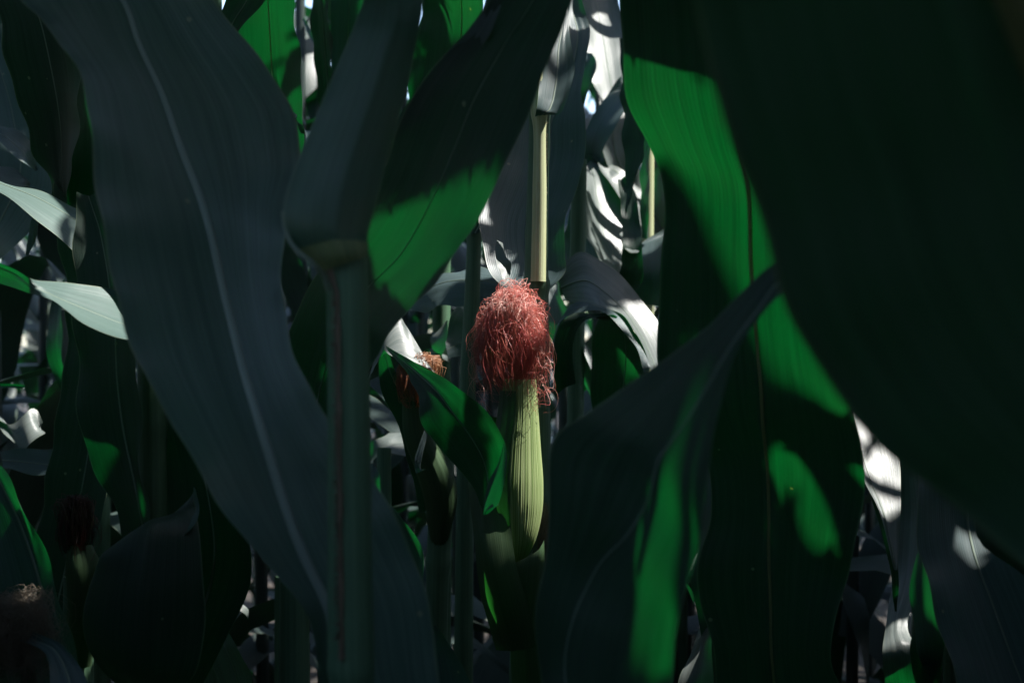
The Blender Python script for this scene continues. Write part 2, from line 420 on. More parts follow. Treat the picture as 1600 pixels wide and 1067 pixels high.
# broad blue-grey blade clasping the stalk
leaf(p2, [(790, 452, 1.45, 862, 450, 1.43, .004), (768, 430, 1.46, 882, 428, 1.435, .010), (755, 385, 1.48, 882, 398, 1.445, .018), (748, 330, 1.51, 884, 340, 1.47, .02), (770, 270, 1.54, 905, 285, 1.50, .02), (790, 220, 1.565, 915, 230, 1.53, .018), (800, 180, 1.585, 914, 180, 1.555, .012), (850, 145, 1.60, 908, 148, 1.58, .004), (874, 100, 1.62, 914, 100, 1.61, .003), (884, 50, 1.64, 922, 45, 1.645, .004), (884, 10, 1.66, 910, 5, 1.665), (894, -30, 1.68, 902, -30, 1.68)], key='p2blade', rib=0.002, ripple=0.001, n=110, m=21)
leaf(p2, [(776, 375, 1.43, 786, 380, 1.44, 0), (774, 400, 1.40, 791, 402, 1.42, .001), (777, 415, 1.39, 798, 412, 1.41, .001), (783, 430, 1.385, 797, 428, 1.40, .001), (789, 444, 1.38, 793, 444, 1.38, 0)], key='p2curl', mat=M['leaf_pale'], rib=0, n=30, m=9, ripple=.0006)
# ear
ear = bpy.data.objects.new('ear', None)
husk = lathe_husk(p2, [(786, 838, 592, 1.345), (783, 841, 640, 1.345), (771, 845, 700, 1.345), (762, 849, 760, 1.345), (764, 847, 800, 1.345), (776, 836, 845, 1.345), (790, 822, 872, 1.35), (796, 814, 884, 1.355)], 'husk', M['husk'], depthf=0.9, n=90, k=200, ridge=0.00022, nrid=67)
husk['label'] = 'bright yellow green ribbed husk of the red ear'
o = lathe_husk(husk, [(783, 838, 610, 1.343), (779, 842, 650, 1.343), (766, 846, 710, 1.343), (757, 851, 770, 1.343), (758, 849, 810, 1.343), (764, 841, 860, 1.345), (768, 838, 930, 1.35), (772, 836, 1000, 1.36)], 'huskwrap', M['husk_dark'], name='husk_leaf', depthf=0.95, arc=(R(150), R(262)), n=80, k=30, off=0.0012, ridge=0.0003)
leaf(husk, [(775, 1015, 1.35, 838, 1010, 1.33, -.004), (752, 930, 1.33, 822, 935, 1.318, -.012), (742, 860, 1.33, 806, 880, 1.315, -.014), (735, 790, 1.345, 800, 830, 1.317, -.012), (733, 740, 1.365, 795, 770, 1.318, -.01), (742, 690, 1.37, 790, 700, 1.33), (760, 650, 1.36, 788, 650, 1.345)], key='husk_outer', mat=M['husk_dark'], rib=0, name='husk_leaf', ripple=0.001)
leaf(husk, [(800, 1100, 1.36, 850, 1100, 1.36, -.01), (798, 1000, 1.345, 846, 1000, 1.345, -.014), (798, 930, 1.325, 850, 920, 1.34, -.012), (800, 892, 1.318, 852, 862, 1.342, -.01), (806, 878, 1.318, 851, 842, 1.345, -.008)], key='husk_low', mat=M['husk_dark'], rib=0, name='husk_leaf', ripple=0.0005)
stalk(husk, [(812, 860, 1.37, 40), (818, 960, 1.385, 46), (824, 1060, 1.40, 52)], key='shank', name='shank', n=30)
cen = P(801, 545, 1.345); ax = np.array([0.0325, 0.032, 0.0495])
base = P(812, 604, 1.345); apex = P(797, 478, 1.335)
paths = mop(base, apex, cen, ax, 1500, drop=(0.3, 0.98), curl=0.0024, n=32, wild=0.3, shell=(.35, 1.05))
paths += mop(base, apex + np.array([0, 0, 0.002]), cen + np.array([0, 0, .003]), ax * np.array([0.9, 0.9, 0.95]), 230, drop=(0.10, 0.42), curl=0.0042, n=26, wild=0.6)
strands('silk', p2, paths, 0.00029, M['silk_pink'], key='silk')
# loose curls right and left of the mop and hanging down by the husk
lo = []
for i in range(80):
    sx = 1 if rng.random() < 0.6 else -1
    a = P(800 + sx * rng.uniform(25, 50), rng.uniform(500, 610), 1.32 + rng.uniform(-.005, .03))
    ph = rng.uniform(0, 6.28, 3); L_ = rng.uniform(.012, .03)
    lo.append([a + np.array([sx * L_ * 0.4 * math.sin(t * 2.6 + .4) + .003 * math.sin(t * 7 + ph[0]), .003 * math.sin(t * 5 + ph[1]), -L_ * t + .004 * math.sin(t * 8 + ph[2])]) for t in np.linspace(0, 1, 14)])
for i in range(14):
    a = P(836 + rng.normal(0, 5), rng.uniform(585, 610), 1.325)
    ph = rng.uniform(0, 6.28, 3); L_ = rng.uniform(.012, .035)
    lo.append([a + np.array([.005 * math.sin(t * 6 + ph[0]) * t, .002 * t, -L_ * t]) for t in np.linspace(0, 1, 12)])
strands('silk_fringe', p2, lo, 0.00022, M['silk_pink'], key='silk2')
# second, shrivelled silk right of the husk
lo = []
for i in range(120):
    a = P(853 + rng.normal(0, 4), rng.uniform(785, 830), 1.39 + rng.normal(0, .006)); L_ = rng.uniform(.03, .07); ph = rng.uniform(0, 6.28, 2)
    lo.append([a + np.array([.003 * math.sin(t * 5 + ph[0]), .003 * math.sin(t * 7 + ph[1]), -L_ * t]) for t in np.linspace(0, 1, 12)])
strands('shrivelled_silk', p2, lo, 0.0003, M['silk_tan'], key='silk3')

# ---- nearest left plant: stalk, collar, broad blade
p1 = plant('near', 'nearest maize plant, its blurred upright stalk before a huge blue grey leaf', -0.17, .80)
stalk(p1, [(543, 386, .803, 56), (543, 410, .80, 62), (545, 600, .80, 66), (547, 900, .80, 70), (549, 1040, .80, 72), (551, 1110, .80, 60), (551, 1500, .80, 64), (551, 4000, .80, 66)], key='p1stalk', nodes=[(1042, .06)], n=300, k=28)
# sheath edge (brownish hairy ridge)
ys = np.linspace(392, 1030, 150)
def sx1(y): return 506 + 20 * min(1, (y - 392) / 70) + 8 * (y - 392) / 640
V, F, U = tube_data([P(sx1(y) + rng.normal(0, .7), y, .7865) for y in ys], [0.0014 + 0.0003 * math.sin(y * .05) + rng.uniform(0, .0002) for y in ys], 8, squash=.4)
mesh_obj('sheath_edge', V, F, M['brown'], p1, U)
fr = []
for i in range(500):
    y = rng.uniform(400, 1000); a = P(sx1(y) - 2, y, .786); l = rng.uniform(.001, .004)
    fr.append([a, a + np.array([-l * .5, -.0005, 0]), a + np.array([-l, -.001, l * rng.uniform(-.6, .6)])])
strands('hair_fringe', p1, fr, 0.0002, M['brown'], key='p1fringe')
# collar
cp = [(443, 330), (446, 355), (454, 378), (470, 397), (490, 412), (505, 430), (513, 455)]
cps = catmull([np.r_[P(x, y, .785 - .010 * math.sin((x - 447) / 68 * 3.14))] for x, y in cp], 40)
V, F, U = tube_data(cps, 0.0013, 8); mesh_obj('leaf_margin', V, F, M['rib'], p1, U); OCC.append((np.array(V), F, 'p1collar'))
leaf(p1, [(502, 426, .787, 573, 402, .788, -.005), (484, 408, .786, 575, 390, .789, -.008), (466, 390, .786, 575, 378, .791, -.010)], key='p1col', mat=M['collar'], rib=0, n=14, m=13, name='collar', ripple=0)
leaf(p1, [(468, 398, .787, 574, 392, .795, -.012), (450, 370, .785, 575, 372, .80, -.018), (443, 335, .785, 583, 335, .805, -.02), (462, 262, .795, 600, 265, .815, -.018), (490, 190, .805, 622, 190, .825, -.016), (520, 120, .815, 642, 110, .835, -.014), (550, 50, .825, 656, 40, .845, -.012), (575, -20, .835, 666, -30, .855), (600, -100, .845, 672, -120, .86), (640, -230, .855, 690, -240, .87), (690, -330, .87, 700, -330, .87)], key='p1blade', mat=M['leaf_green'], rib=0, ripple=0.001, n=90, m=19, cs=.6)
leaf(p1, [(545, 1350, .84, 720, 1350, .84, .0), (520, 1200, .84, 700, 1200, .84, .004), (499, 1067, .835, 686, 1067, .84, .010, .17), (480, 960, .83, 668, 930, .845, .016, .18), (415, 880, .82, 628, 830, .85, .02, .315), (350, 800, .81, 580, 740, .855, .02, .457), (268, 660, .80, 505, 640, .86, .016, .64), (200, 530, .81, 455, 540, .87, .016, .737), (175, 430, .82, 441, 430, .89, .016, .70), (152, 310, .835, 450, 320, .91, .016, .60), (138, 180, .855, 470, 240, .94, .016, .46), (120, 105, .87, 452, 160, .955, .014, .42), (60, 30, .875, 380, 60, .955, .014, .50), (20, -20, .875, 320, -20, .95, .014, .58), (-60, -140, .87, 200, -140, .93), (-160, -260, .85, 40, -260, .89), (-240, -330, .83, -200, -340, .83)], key='p1big', mat=M['leaf_lit'], ribmat=M['rib_bloom'], rib=0.0042, ripple=0.0015, n=140, m=25, seed=5)
leaf(p1, [(560, 1300, .86, 690, 1300, .86, 0), (520, 1067, .865, 600, 1067, .86, .005)], key='p1low', rib=0, n=10)

# ---- dark leaf sweeping down from the top centre, lit green at its lower edge
p7 = plant('sweep', 'maize plant with the broad dark leaf sweeping down left, its lower patch glowing green', -.22, 1.06)
stalk(p7, [(470, 560, 1.20, 40), (462, 750, 1.20, 44), (460, 1100, 1.20, 48), (460, 2850, 1.20, 48)], key='p7stalk', n=150)
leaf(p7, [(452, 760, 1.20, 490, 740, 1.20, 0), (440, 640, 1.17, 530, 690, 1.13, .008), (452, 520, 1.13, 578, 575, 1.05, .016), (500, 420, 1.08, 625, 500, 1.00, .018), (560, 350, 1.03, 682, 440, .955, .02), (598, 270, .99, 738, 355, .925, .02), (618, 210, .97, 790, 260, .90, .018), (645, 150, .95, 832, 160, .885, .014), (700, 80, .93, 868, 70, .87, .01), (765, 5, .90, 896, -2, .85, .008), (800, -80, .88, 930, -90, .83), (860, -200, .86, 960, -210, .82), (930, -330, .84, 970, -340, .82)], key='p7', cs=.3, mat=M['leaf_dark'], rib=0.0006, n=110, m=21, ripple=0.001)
leaf(p7, [(596, 255, .995, 622, 200, .975, 0), (612, 205, .975, 650, 190, .96, .001), (638, 160, .955, 690, 150, .95, .002), (690, 95, .935, 730, 100, .93, .002), (740, 35, .912, 765, 55, .905, .001), (775, -20, .895, 790, -10, .89, 0)], key='p7fold', mat=M['leaf'], rib=0, n=40, m=9, ripple=.0005, name='leaf_margin')

# ---- big hanging leaf right of centre with green glow
p4 = plant('hang', 'maize plant whose wide hanging leaf glows green around a cream midrib', .33, .80)
stalk(p4, [(1710, -900, .80, 40), (1705, 0, .80, 44), (1705, 1067, .80, 48), (1705, 3900, .80, 50)], key='p4stalk', n=160)
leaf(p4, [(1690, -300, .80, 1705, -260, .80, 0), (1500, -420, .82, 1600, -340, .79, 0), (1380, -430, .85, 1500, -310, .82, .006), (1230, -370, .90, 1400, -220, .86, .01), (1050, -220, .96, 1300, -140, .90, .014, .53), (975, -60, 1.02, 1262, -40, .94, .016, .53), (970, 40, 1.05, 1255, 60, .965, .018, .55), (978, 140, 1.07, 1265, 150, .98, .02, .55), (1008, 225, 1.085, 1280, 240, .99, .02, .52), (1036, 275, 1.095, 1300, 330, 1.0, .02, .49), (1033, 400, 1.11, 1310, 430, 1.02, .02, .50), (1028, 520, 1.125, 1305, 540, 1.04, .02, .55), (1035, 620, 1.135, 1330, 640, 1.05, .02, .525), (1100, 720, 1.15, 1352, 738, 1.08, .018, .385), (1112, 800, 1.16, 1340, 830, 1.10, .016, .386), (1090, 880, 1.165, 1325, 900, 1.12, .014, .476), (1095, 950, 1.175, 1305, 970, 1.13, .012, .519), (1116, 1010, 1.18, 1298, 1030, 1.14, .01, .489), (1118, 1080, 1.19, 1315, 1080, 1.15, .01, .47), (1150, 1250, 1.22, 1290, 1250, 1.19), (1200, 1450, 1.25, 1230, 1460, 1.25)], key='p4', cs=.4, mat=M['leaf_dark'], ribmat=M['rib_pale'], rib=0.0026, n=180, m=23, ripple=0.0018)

# ---- foreground leaf bottom right of centre
p5 = plant('fan', 'maize plant whose dark leaf narrows to a neck then fans out downward', .26, .74)
stalk(p5, [(1760, -100, .60, 40), (1750, 450, .60, 46), (1740, 900, .60, 50), (1740, 4800, .60, 52)], key='p5stalk', n=160)
leaf(p5, [(1735, 330, .60, 1745, 370, .60, 0), (1500, 330, .63, 1510, 385, .62, .002), (1330, 365, .67, 1345, 415, .66, .002), (1215, 408, .695, 1228, 455, .68, .005), (1165, 450, .70, 1180, 510, .675, .01), (1110, 505, .71, 1143, 560, .675, .014), (1050, 555, .725, 1122, 640, .675, .018), (985, 597, .74, 1112, 720, .675, .022), (915, 645, .755, 1098, 800, .68, .026), (868, 685, .77, 1088, 870, .69, .03, .55), (856, 780, .775, 1066, 940, .70, .03, .45), (850, 880, .78, 1056, 990, .71, .03, .25), (838, 960, .78, 1054, 1050, .715, .026, .17), (845, 1067, .78, 1040, 1120, .72, .02, .12), (880, 1250, .76, 1000, 1260, .73), (930, 1380, .74, 940, 1385, .74)], key='p5', cs=.45, mat=M['leaf_dark'], rib=0.0007, n=130, m=25, ripple=0.001)

# ---- very near blurred leaf top right
p6 = plant('blur', 'closest maize plant, its huge out of focus dark leaf filling the upper right', .36, .30)
stalk(p6, [(2700, -900, .34, 60), (2680, 500, .34, 70), (2680, 9000, .34, 76)], key='p6stalk', n=120)
leaf(p6, [(1060, -260, .37, 1760, -500, .33, .012), (1072, -100, .385, 1850, -250, .335, .014), (1086, 20, .40, 1900, -80, .34, .016), (1132, 190, .42, 1960, 60, .345, .018), (1188, 345, .44, 2010, 190, .35, .02), (1232, 490, .455, 2060, 330, .355, .02), (1305, 615, .47, 2120, 480, .36, .02), (1400, 718, .48, 2190, 620, .365, .018), (1510, 810, .485, 2270, 740, .37, .016), (1620, 890, .48, 2360, 830, .37, .014), (1800, 1010, .45, 2460, 880, .37, .01), (2100, 1120, .41, 2560, 900, .36, .006), (2600, 1000, .35, 2680, 950, .35, 0)], key='p6', mat=M['leaf_green'], ribmat=M['rib_pale'], rib=0.006, n=110, m=25, ripple=0.001, mr=.605)

# ---- centre-left plant with the small brown silk
p3 = plant('small', 'maize plant with a small brown silk behind a folded drooping leaf', -.12, 1.52)
stalk(p3, [(688, 640, 1.50, 34), (690, 760, 1.50, 40), (684, 900, 1.50, 36), (682, 1000, 1.50, 34), (680, 2500, 1.50, 36)], key='p3stalk', n=120, nodes=[(880, .15)])
lathe_husk(p3, [(628, 662, 622, 1.47), (630, 678, 680, 1.475), (650, 708, 740, 1.48), (662, 714, 780, 1.485), (668, 706, 820, 1.49), (674, 698, 850, 1.495)], 'p3husk', M['husk_dark'], k=40, n=40)
c3 = P(648, 596, 1.45)
strands('silk', p3, mop(P(660, 640, 1.465), P(668, 562, 1.455), c3, (0.018, .014, .026), 420, drop=(.3, .98), curl=.0016, n=18), .00035, M['silk_orange'], key='p3silk')
# pale upper fold, green-lit edge and drooping dark blade
leaf(p3, [(598, 548, 1.44, 604, 552, 1.44, 0), (610, 520, 1.445, 640, 560, 1.43, 0), (625, 492, 1.46, 662, 572, 1.43, 0), (640, 505, 1.465, 672, 578, 1.435, 0), (660, 555, 1.45, 678, 582, 1.44, 0)][:0] + [(572, 600, 1.46, 600, 546, 1.44, 0), (600, 520, 1.46, 612, 556, 1.435, 0), (622, 493, 1.475, 632, 560, 1.435, .001), (634, 508, 1.475, 652, 568, 1.435, .001), (648, 530, 1.465, 668, 575, 1.435, .001), (668, 570, 1.45, 680, 582, 1.437, 0)], key='p3pale', mat=M['leaf_pale'], rib=0, n=40, m=9, ripple=.0003, name='leaf')
leaf(p3, [(606, 548, 1.43, 602, 540, 1.44, 0), (640, 590, 1.355, 655, 570, 1.345, .002), (655, 630, 1.32, 712, 603, 1.285, .003), (660, 665, 1.31, 760, 643, 1.262, .004), (688, 700, 1.303, 788, 688, 1.262, .004), (718, 735, 1.298, 790, 712, 1.27, .003), (742, 768, 1.295, 780, 742, 1.28, .002), (752, 792, 1.295, 768, 775, 1.288, .001), (760, 803, 1.294, 764, 800, 1.292, 0)], key='p3droop', dz=-.05, mat=M['leaf_dark'], rib=0.0010, n=80, m=19, ripple=.0012)
leaf(p3, [(788, 688, 1.262, 791, 700, 1.256, 0), (779, 722, 1.272, 792, 728, 1.250, .0), (764, 752, 1.282, 787, 760, 1.258, 0), (756, 785, 1.288, 777, 788, 1.268, 0), (755, 804, 1.290, 762, 803, 1.282, 0)], key='p3tip', dz=-.05, rib=0, n=40, m=7, ripple=.0003, name='leaf_margin')
leaf(p3, [(757, 806, 1.287, 760, 800, 1.287, 0), (758, 800, 1.28, 763, 792, 1.28, 0), (768, 793, 1.275, 770, 787, 1.275, 0), (780, 789, 1.272, 779, 786, 1.272, 0)], key='p3drytip', dz=-.05, mat=M['leaf_pale'], rib=0, n=16, m=5, ripple=.0001, name='leaf_tip')
leaf(p3, [(655, 800, 1.48, 700, 800, 1.475, .002), (630, 690, 1.47, 668, 690, 1.455, .004), (604, 630, 1.46, 652, 640, 1.445, .006), (592, 580, 1.455, 620, 585, 1.44, .004), (590, 545, 1.45, 608, 542, 1.44, 0)], key='p3b', dz=.06, mat=M['leaf_dark'], rib=.001, n=40, m=9)
leaf(p3, [(663, 672, 1.45, 668, 680, 1.45, 0), (653, 700, 1.448, 660, 712, 1.445, 0), (648, 722, 1.446, 658, 734, 1.442, 0), (650, 740, 1.444, 668, 732, 1.44, 0)], key='p3c', rib=0, n=20, m=7, ripple=.0004)

# ---- thin stalk beside the silk
pt = plant('thin', 'slender maize plant whose thin grey green stalk stands just left of the red silk', -.06, 1.62)
stalk(pt, [(742, 240, 1.62, 20), (741, 360, 1.62, 22), (737, 480, 1.62, 25), (730, 620, 1.62, 26), (724, 1067, 1.62, 30), (722, 2300, 1.62, 30)], key='thin', n=150, nodes=[(366, .2)])
leaf(pt, [(735, 366, 1.61, 750, 364, 1.60, 0), (728, 340, 1.62, 768, 350, 1.60, .006), (732, 300, 1.63, 778, 300, 1.60, .01), (748, 240, 1.64, 776, 230, 1.62, .01), (760, 160, 1.66, 776, 150, 1.65), (770, 60, 1.69, 780, 60, 1.69)], key='thinA', mat=M['leaf_dark'], rib=.001, n=50)
leaf(pt, [(742, 362, 1.64, 760, 372, 1.61, .002), (735, 385, 1.66, 790, 400, 1.60, .008), (745, 430, 1.68, 775, 450, 1.62, .01), (690, 430, 1.70, 700, 470, 1.64, .01), (650, 470, 1.74, 655, 488, 1.70, .004), (610, 490, 1.78, 612, 494, 1.78)][:0] + [(790, 425, 1.66, 790, 470, 1.62, .004), (740, 420, 1.70, 745, 475, 1.62, .008), (700, 425, 1.72, 705, 478, 1.64, .01), (660, 445, 1.75, 665, 485, 1.67, .008), (625, 478, 1.78, 628, 490, 1.74, .002), (600, 495, 1.8, 602, 500, 1.8)], key='thinB', mat=M['leaf'], rib=.001, n=60)
leaf(pt, [(760, 560, 1.72, 800, 560, 1.72, 0), (725, 470, 1.74, 790, 500, 1.70, .01), (700, 510, 1.72, 745, 545, 1.68, .006), (696, 535, 1.70, 700, 560, 1.69, 0)], key='thinC', mat=M['leaf'], rib=.001, n=40)
leaf(pt, [(700, 560, 1.80, 702, 566, 1.79), (678, 548, 1.79, 690, 555, 1.76, .001), (674, 528, 1.79, 698, 535, 1.74, .002), (682, 512, 1.80, 701, 512, 1.75, .002), (694, 502, 1.80, 702, 500, 1.77, 0)], key='thinD', mat=M['leaf_pale'], rib=0, n=24, m=9)

# ---- left lit leaves
pl = plant('leftlit', 'maize plant at the left edge with two pale sunlit blades crossing over', -.86, 1.25)
stalk(pl, [(-240, -300, 1.2, 36), (-240, 700, 1.2, 42), (-240, 2700, 1.2, 44)], key='plstalk', n=100)
leaf(pl, [(-240, 330, 1.20, -238, 350, 1.20, 0), (-120, 345, 1.13, -110, 395, 1.15, .003), (-20, 400, 1.10, -15, 438, 1.13, .004), (20, 420, 1.095, 15, 447, 1.12, .004), (45, 434, 1.09, 50, 460, 1.10, .001), (60, 439, 1.105, 74, 466, 1.085, .001), (110, 442, 1.14, 100, 484, 1.075, .004), (165, 450, 1.16, 135, 506, 1.07, .006), (200, 462, 1.17, 195, 531, 1.075, .006), (250, 490, 1.17, 245, 530, 1.10, .004), (330, 520, 1.15, 330, 524, 1.15)], key='plC', mat=M['leaf_lit'], rib=.001, n=100, ripple=.0006)
leaf(pl, [(-240, 180, 1.3, -236, 210, 1.3, 0), (-100, 230, 1.40, -95, 275, 1.32, .003), (0, 283, 1.39, 0, 302, 1.33, .003), (55, 297, 1.40, 60, 345, 1.32, .006), (110, 320, 1.41, 112, 392, 1.315, .008), (160, 345, 1.41, 165, 435, 1.31, .008), (220, 395, 1.41, 225, 470, 1.32, .006), (300, 470, 1.40, 300, 480, 1.39)], key='plD', mat=M['leaf_lit'], rib=.001, n=80, ripple=.0008)
leaf(pl, [(-60, 690, 1.25, 60, 700, 1.25, .0), (-70, 500, 1.24, 78, 500, 1.22, .01), (-60, 300, 1.22, 90, 305, 1.18, .01), (-10, 130, 1.20, 85, 200, 1.14, .01), (-20, 40, 1.18, 52, 80, 1.12, .01), (-60, -60, 1.16, 15, -30, 1.10, .01), (-120, -200, 1.14, -60, -190, 1.12)][:0] + [(-240, 150, 1.28, -230, 170, 1.28, 0), (-180, -120, 1.24, -130, -80, 1.22, .004), (-60, -150, 1.21, 10, -80, 1.18, .008), (-5, 20, 1.20, 95, 20, 1.15, .012), (10, 100, 1.22, 122, 110, 1.16, .012), (38, 190, 1.25, 122, 200, 1.18, .012), (58, 250, 1.28, 112, 260, 1.21, .01), (86, 305, 1.30, 105, 310, 1.27, .004), (96, 350, 1.33, 98, 352, 1.33)], key='plE', dz=.3, mat=M['leaf_dark'], rib=.0014, n=70)
leaf(pl, [(-20, 1250, 1.3, 40, 1250, 1.3), (80, 700, 1.36, 180, 700, 1.32, .01), (105, 500, 1.36, 200, 500, 1.30, .012), (84, 300, 1.34, 190, 320, 1.27, .014), (92, 200, 1.33, 180, 200, 1.25, .012), (110, 100, 1.31, 160, 110, 1.24, .01), (100, 0, 1.28, 140, 0, 1.22), (60, -150, 1.24, 80, -150, 1.22)], key='plF', dz=.25, mat=M['leaf_dark'], rib=.0012, n=70)
# ---- bottom left: large curled dark leaf and its stalk
pc = plant('curl', 'maize plant with a big dark curled leaf cupped round its stalk, low left', -.42, 1.16)
stalk(pc, [(236, 470, 1.2, 40), (237, 640, 1.2, 44), (238, 850, 1.2, 46), (230, 1100, 1.2, 50), (228, 2800, 1.2, 52)], key='pcstalk', n=130, nodes=[(668, .12)])
leaf(pc, [(190, 1075, 1.12, 240, 1080, 1.12, 0), (138, 1015, 1.10, 300, 1060, 1.09, -.01), (130, 960, 1.09, 320, 980, 1.08, -.02), (145, 900, 1.085, 318, 900, 1.08, -.022), (165, 862, 1.085, 312, 840, 1.09, -.02), (200, 856, 1.095, 306, 800, 1.11, -.01), (245, 850, 1.12, 305, 775, 1.14, 0)], key='pcG', mat=M['leaf_dark'], rib=0, n=60, m=17, ripple=.0014)
leaf(pc, [(163, 870, 1.088, 175, 864, 1.088, 0), (200, 848, 1.10, 205, 858, 1.086, 0), (240, 825, 1.12, 260, 850, 1.083, 0), (275, 798, 1.14, 298, 825, 1.085, 0), (300, 772, 1.15, 312, 795, 1.11, 0), (303, 760, 1.15, 306, 765, 1.14, 0)], key='pcG2', mat=M['leaf'], rib=0, n=40, m=7, ripple=.0004, name='leaf_margin')
leaf(pc, [(215, 900, 1.18, 260, 880, 1.15, 0), (180, 800, 1.17, 230, 810, 1.12, .008), (150, 740, 1.17, 222, 740, 1.12, .012), (128, 680, 1.17, 220, 670, 1.12, .012), (120, 600, 1.17, 215, 590, 1.12, .01), (118, 520, 1.17, 205, 520, 1.13), (115, 430, 1.18, 190, 430, 1.15), (120, 300, 1.2, 150, 300, 1.2)], key='pcH', mat=M['leaf_dark'], rib=.0012, n=60)
leaf(pc, [(255, 1000, 1.22, 300, 1100, 1.22), (262, 850, 1.22, 392, 900, 1.2, .01), (250, 720, 1.22, 372, 780, 1.2, .01), (240, 600, 1.22, 300, 620, 1.2, .01), (235, 480, 1.23, 260, 480, 1.22)], key='pcI', mat=M['leaf_dark'], rib=.001, n=50)
# ---- bottom left ears
pe = plant('darkear', 'maize plant with a drooping dark red silk tuft on a green husk, lower left', -.53, 1.42)
stalk(pe, [(122, 900, 1.42, 44), (122, 1100, 1.42, 48), (122, 2400, 1.42, 48)], key='pestalk', n=60)
lathe_husk(pe, [(106, 142, 850, 1.38), (103, 156, 885, 1.38), (106, 150, 930, 1.38), (104, 148, 985, 1.39), (108, 142, 1040, 1.4)], 'pehusk', M['husk_dark'], k=36, n=30)
strands('silk', pe, mop(P(124, 862, 1.38), P(116, 780, 1.38), P(119, 830, 1.38), (.017, .016, .031), 350, drop=(.4, .98), curl=.002, n=16), .0004, M['silk_dark'], key='pesilk')
pg = plant('tanear', 'maize plant in the bottom left corner carrying a large tangle of dry tan silk', -.56, 1.12)
stalk(pg, [(40, 1150, 1.12, 48), (40, 2900, 1.12, 50)], key='pgstalk', n=60)
lathe_husk(pg, [(0, 52, 1040, 1.08), (-8, 60, 1100, 1.08), (0, 56, 1180, 1.1), (20, 50, 1240, 1.12)], 'pghusk', M['husk_dark'], k=36, n=30)
strands('silk', pg, mop(P(26, 1050, 1.08), P(28, 968, 1.07), P(22, 1012, 1.075), (.021, .02, .028), 480, drop=(.2, .98), curl=.0055, n=34, wild=.8), .00026, M['silk_tan'], key='pgsilk')
leaf(pg, [(60, 1250, 1.2, 110, 1250, 1.2, 0), (10, 1100, 1.2, 125, 1060, 1.18, .006), (-30, 1000, 1.2, 108, 980, 1.17, .01), (-50, 900, 1.2, 75, 880, 1.17, .012), (-60, 820, 1.21, 42, 800, 1.18, .01), (-60, 760, 1.22, 10, 742, 1.20, .006), (-80, 700, 1.24, -40, 690, 1.23)], key='pgL', mat=M['leaf'], rib=.0022, n=60, mr=.72)
leaf(pg, [(60, 1180, 1.02, 120, 1180, 1.02), (80, 1080, 1.02, 140, 1075, 1.02, 0), (70, 1020, 1.04, 100, 1010, 1.04, .002), (30, 1000, 1.06, 50, 985, 1.06)], key='pgM', mat=M['leaf'], rib=.001, n=24)

# ---- right bottom plants
pr1 = plant('white', 'maize plant with a narrow leaf bright white beside the glowing hanging leaf', .60, 1.62)
stalk(pr1, [(1480, -200, 1.62, 26), (1480, 1067, 1.62, 30), (1480, 2300, 1.62, 32)], key='pr1stalk', n=80)
leaf(pr1, [(1470, 420, 1.60, 1480, 440, 1.60, 0), (1400, 470, 1.56, 1430, 500, 1.56, .002), (1335, 540, 1.52, 1400, 570, 1.54, .004), (1318, 620, 1.50, 1388, 640, 1.52, .006), (1324, 685, 1.47, 1400, 694, 1.49, .006), (1346, 742, 1.44, 1408, 750, 1.46, .006), (1372, 795, 1.42, 1407, 800, 1.43, .004), (1388, 850, 1.40, 1404, 852, 1.41, .002), (1397, 890, 1.39, 1402, 890, 1.39, 0)], key='r1', mat=M['leaf_pale'], rib=.0008, n=80, ripple=.0008, mr=.3)
leaf(pr1, [(1352, 745, 1.46, 1360, 755, 1.46), (1368, 800, 1.45, 1386, 805, 1.44, .001), (1385, 860, 1.44, 1400, 855, 1.43, .001), (1393, 910, 1.44, 1404, 905, 1.43, .001), (1398, 955, 1.44, 1401, 955, 1.44)], key='r1b', mat=M['leaf_dark'], rib=0, n=30, m=7)
leaf(pr1, [(1440, 1200, 1.55, 1500, 1200, 1.55), (1383, 1067, 1.52, 1440, 1067, 1.50, .004), (1379, 1020, 1.51, 1436, 1010, 1.50, -.002), (1382, 990, 1.53, 1420, 988, 1.52, -.004), (1395, 900, 1.60, 1440, 900, 1.58, .003), (1400, 800, 1.64, 1440, 800, 1.62), (1410, 700, 1.66, 1430, 700, 1.66)], key='r2', mat=M['leaf_pale'], rib=0, n=60)
pr3 = plant('slate', 'maize plant with a long slate blue leaf slanting down the lower right corner', .62, 1.30)
stalk(pr3, [(1700, -100, 1.32, 34), (1700, 900, 1.32, 38), (1700, 2600, 1.32, 40)], key='pr3stalk', n=80)
leaf(pr3, [(1690, 560, 1.32, 1705, 580, 1.32), (1560, 560, 1.28, 1640, 640, 1.26, .003), (1470, 650, 1.24, 1580, 720, 1.22, .006), (1436, 740, 1.20, 1572, 800, 1.20, .01), (1434, 830, 1.17, 1590, 860, 1.18, .012), (1450, 920, 1.14, 1630, 940, 1.16, .012), (1480, 1010, 1.12, 1660, 1020, 1.14, .012), (1500, 1100, 1.10, 1690, 1100, 1.12, .01), (1560, 1250, 1.08, 1660, 1250, 1.09)], key='r3', mat=M['leaf'], rib=.0018, n=80, mr=.62)
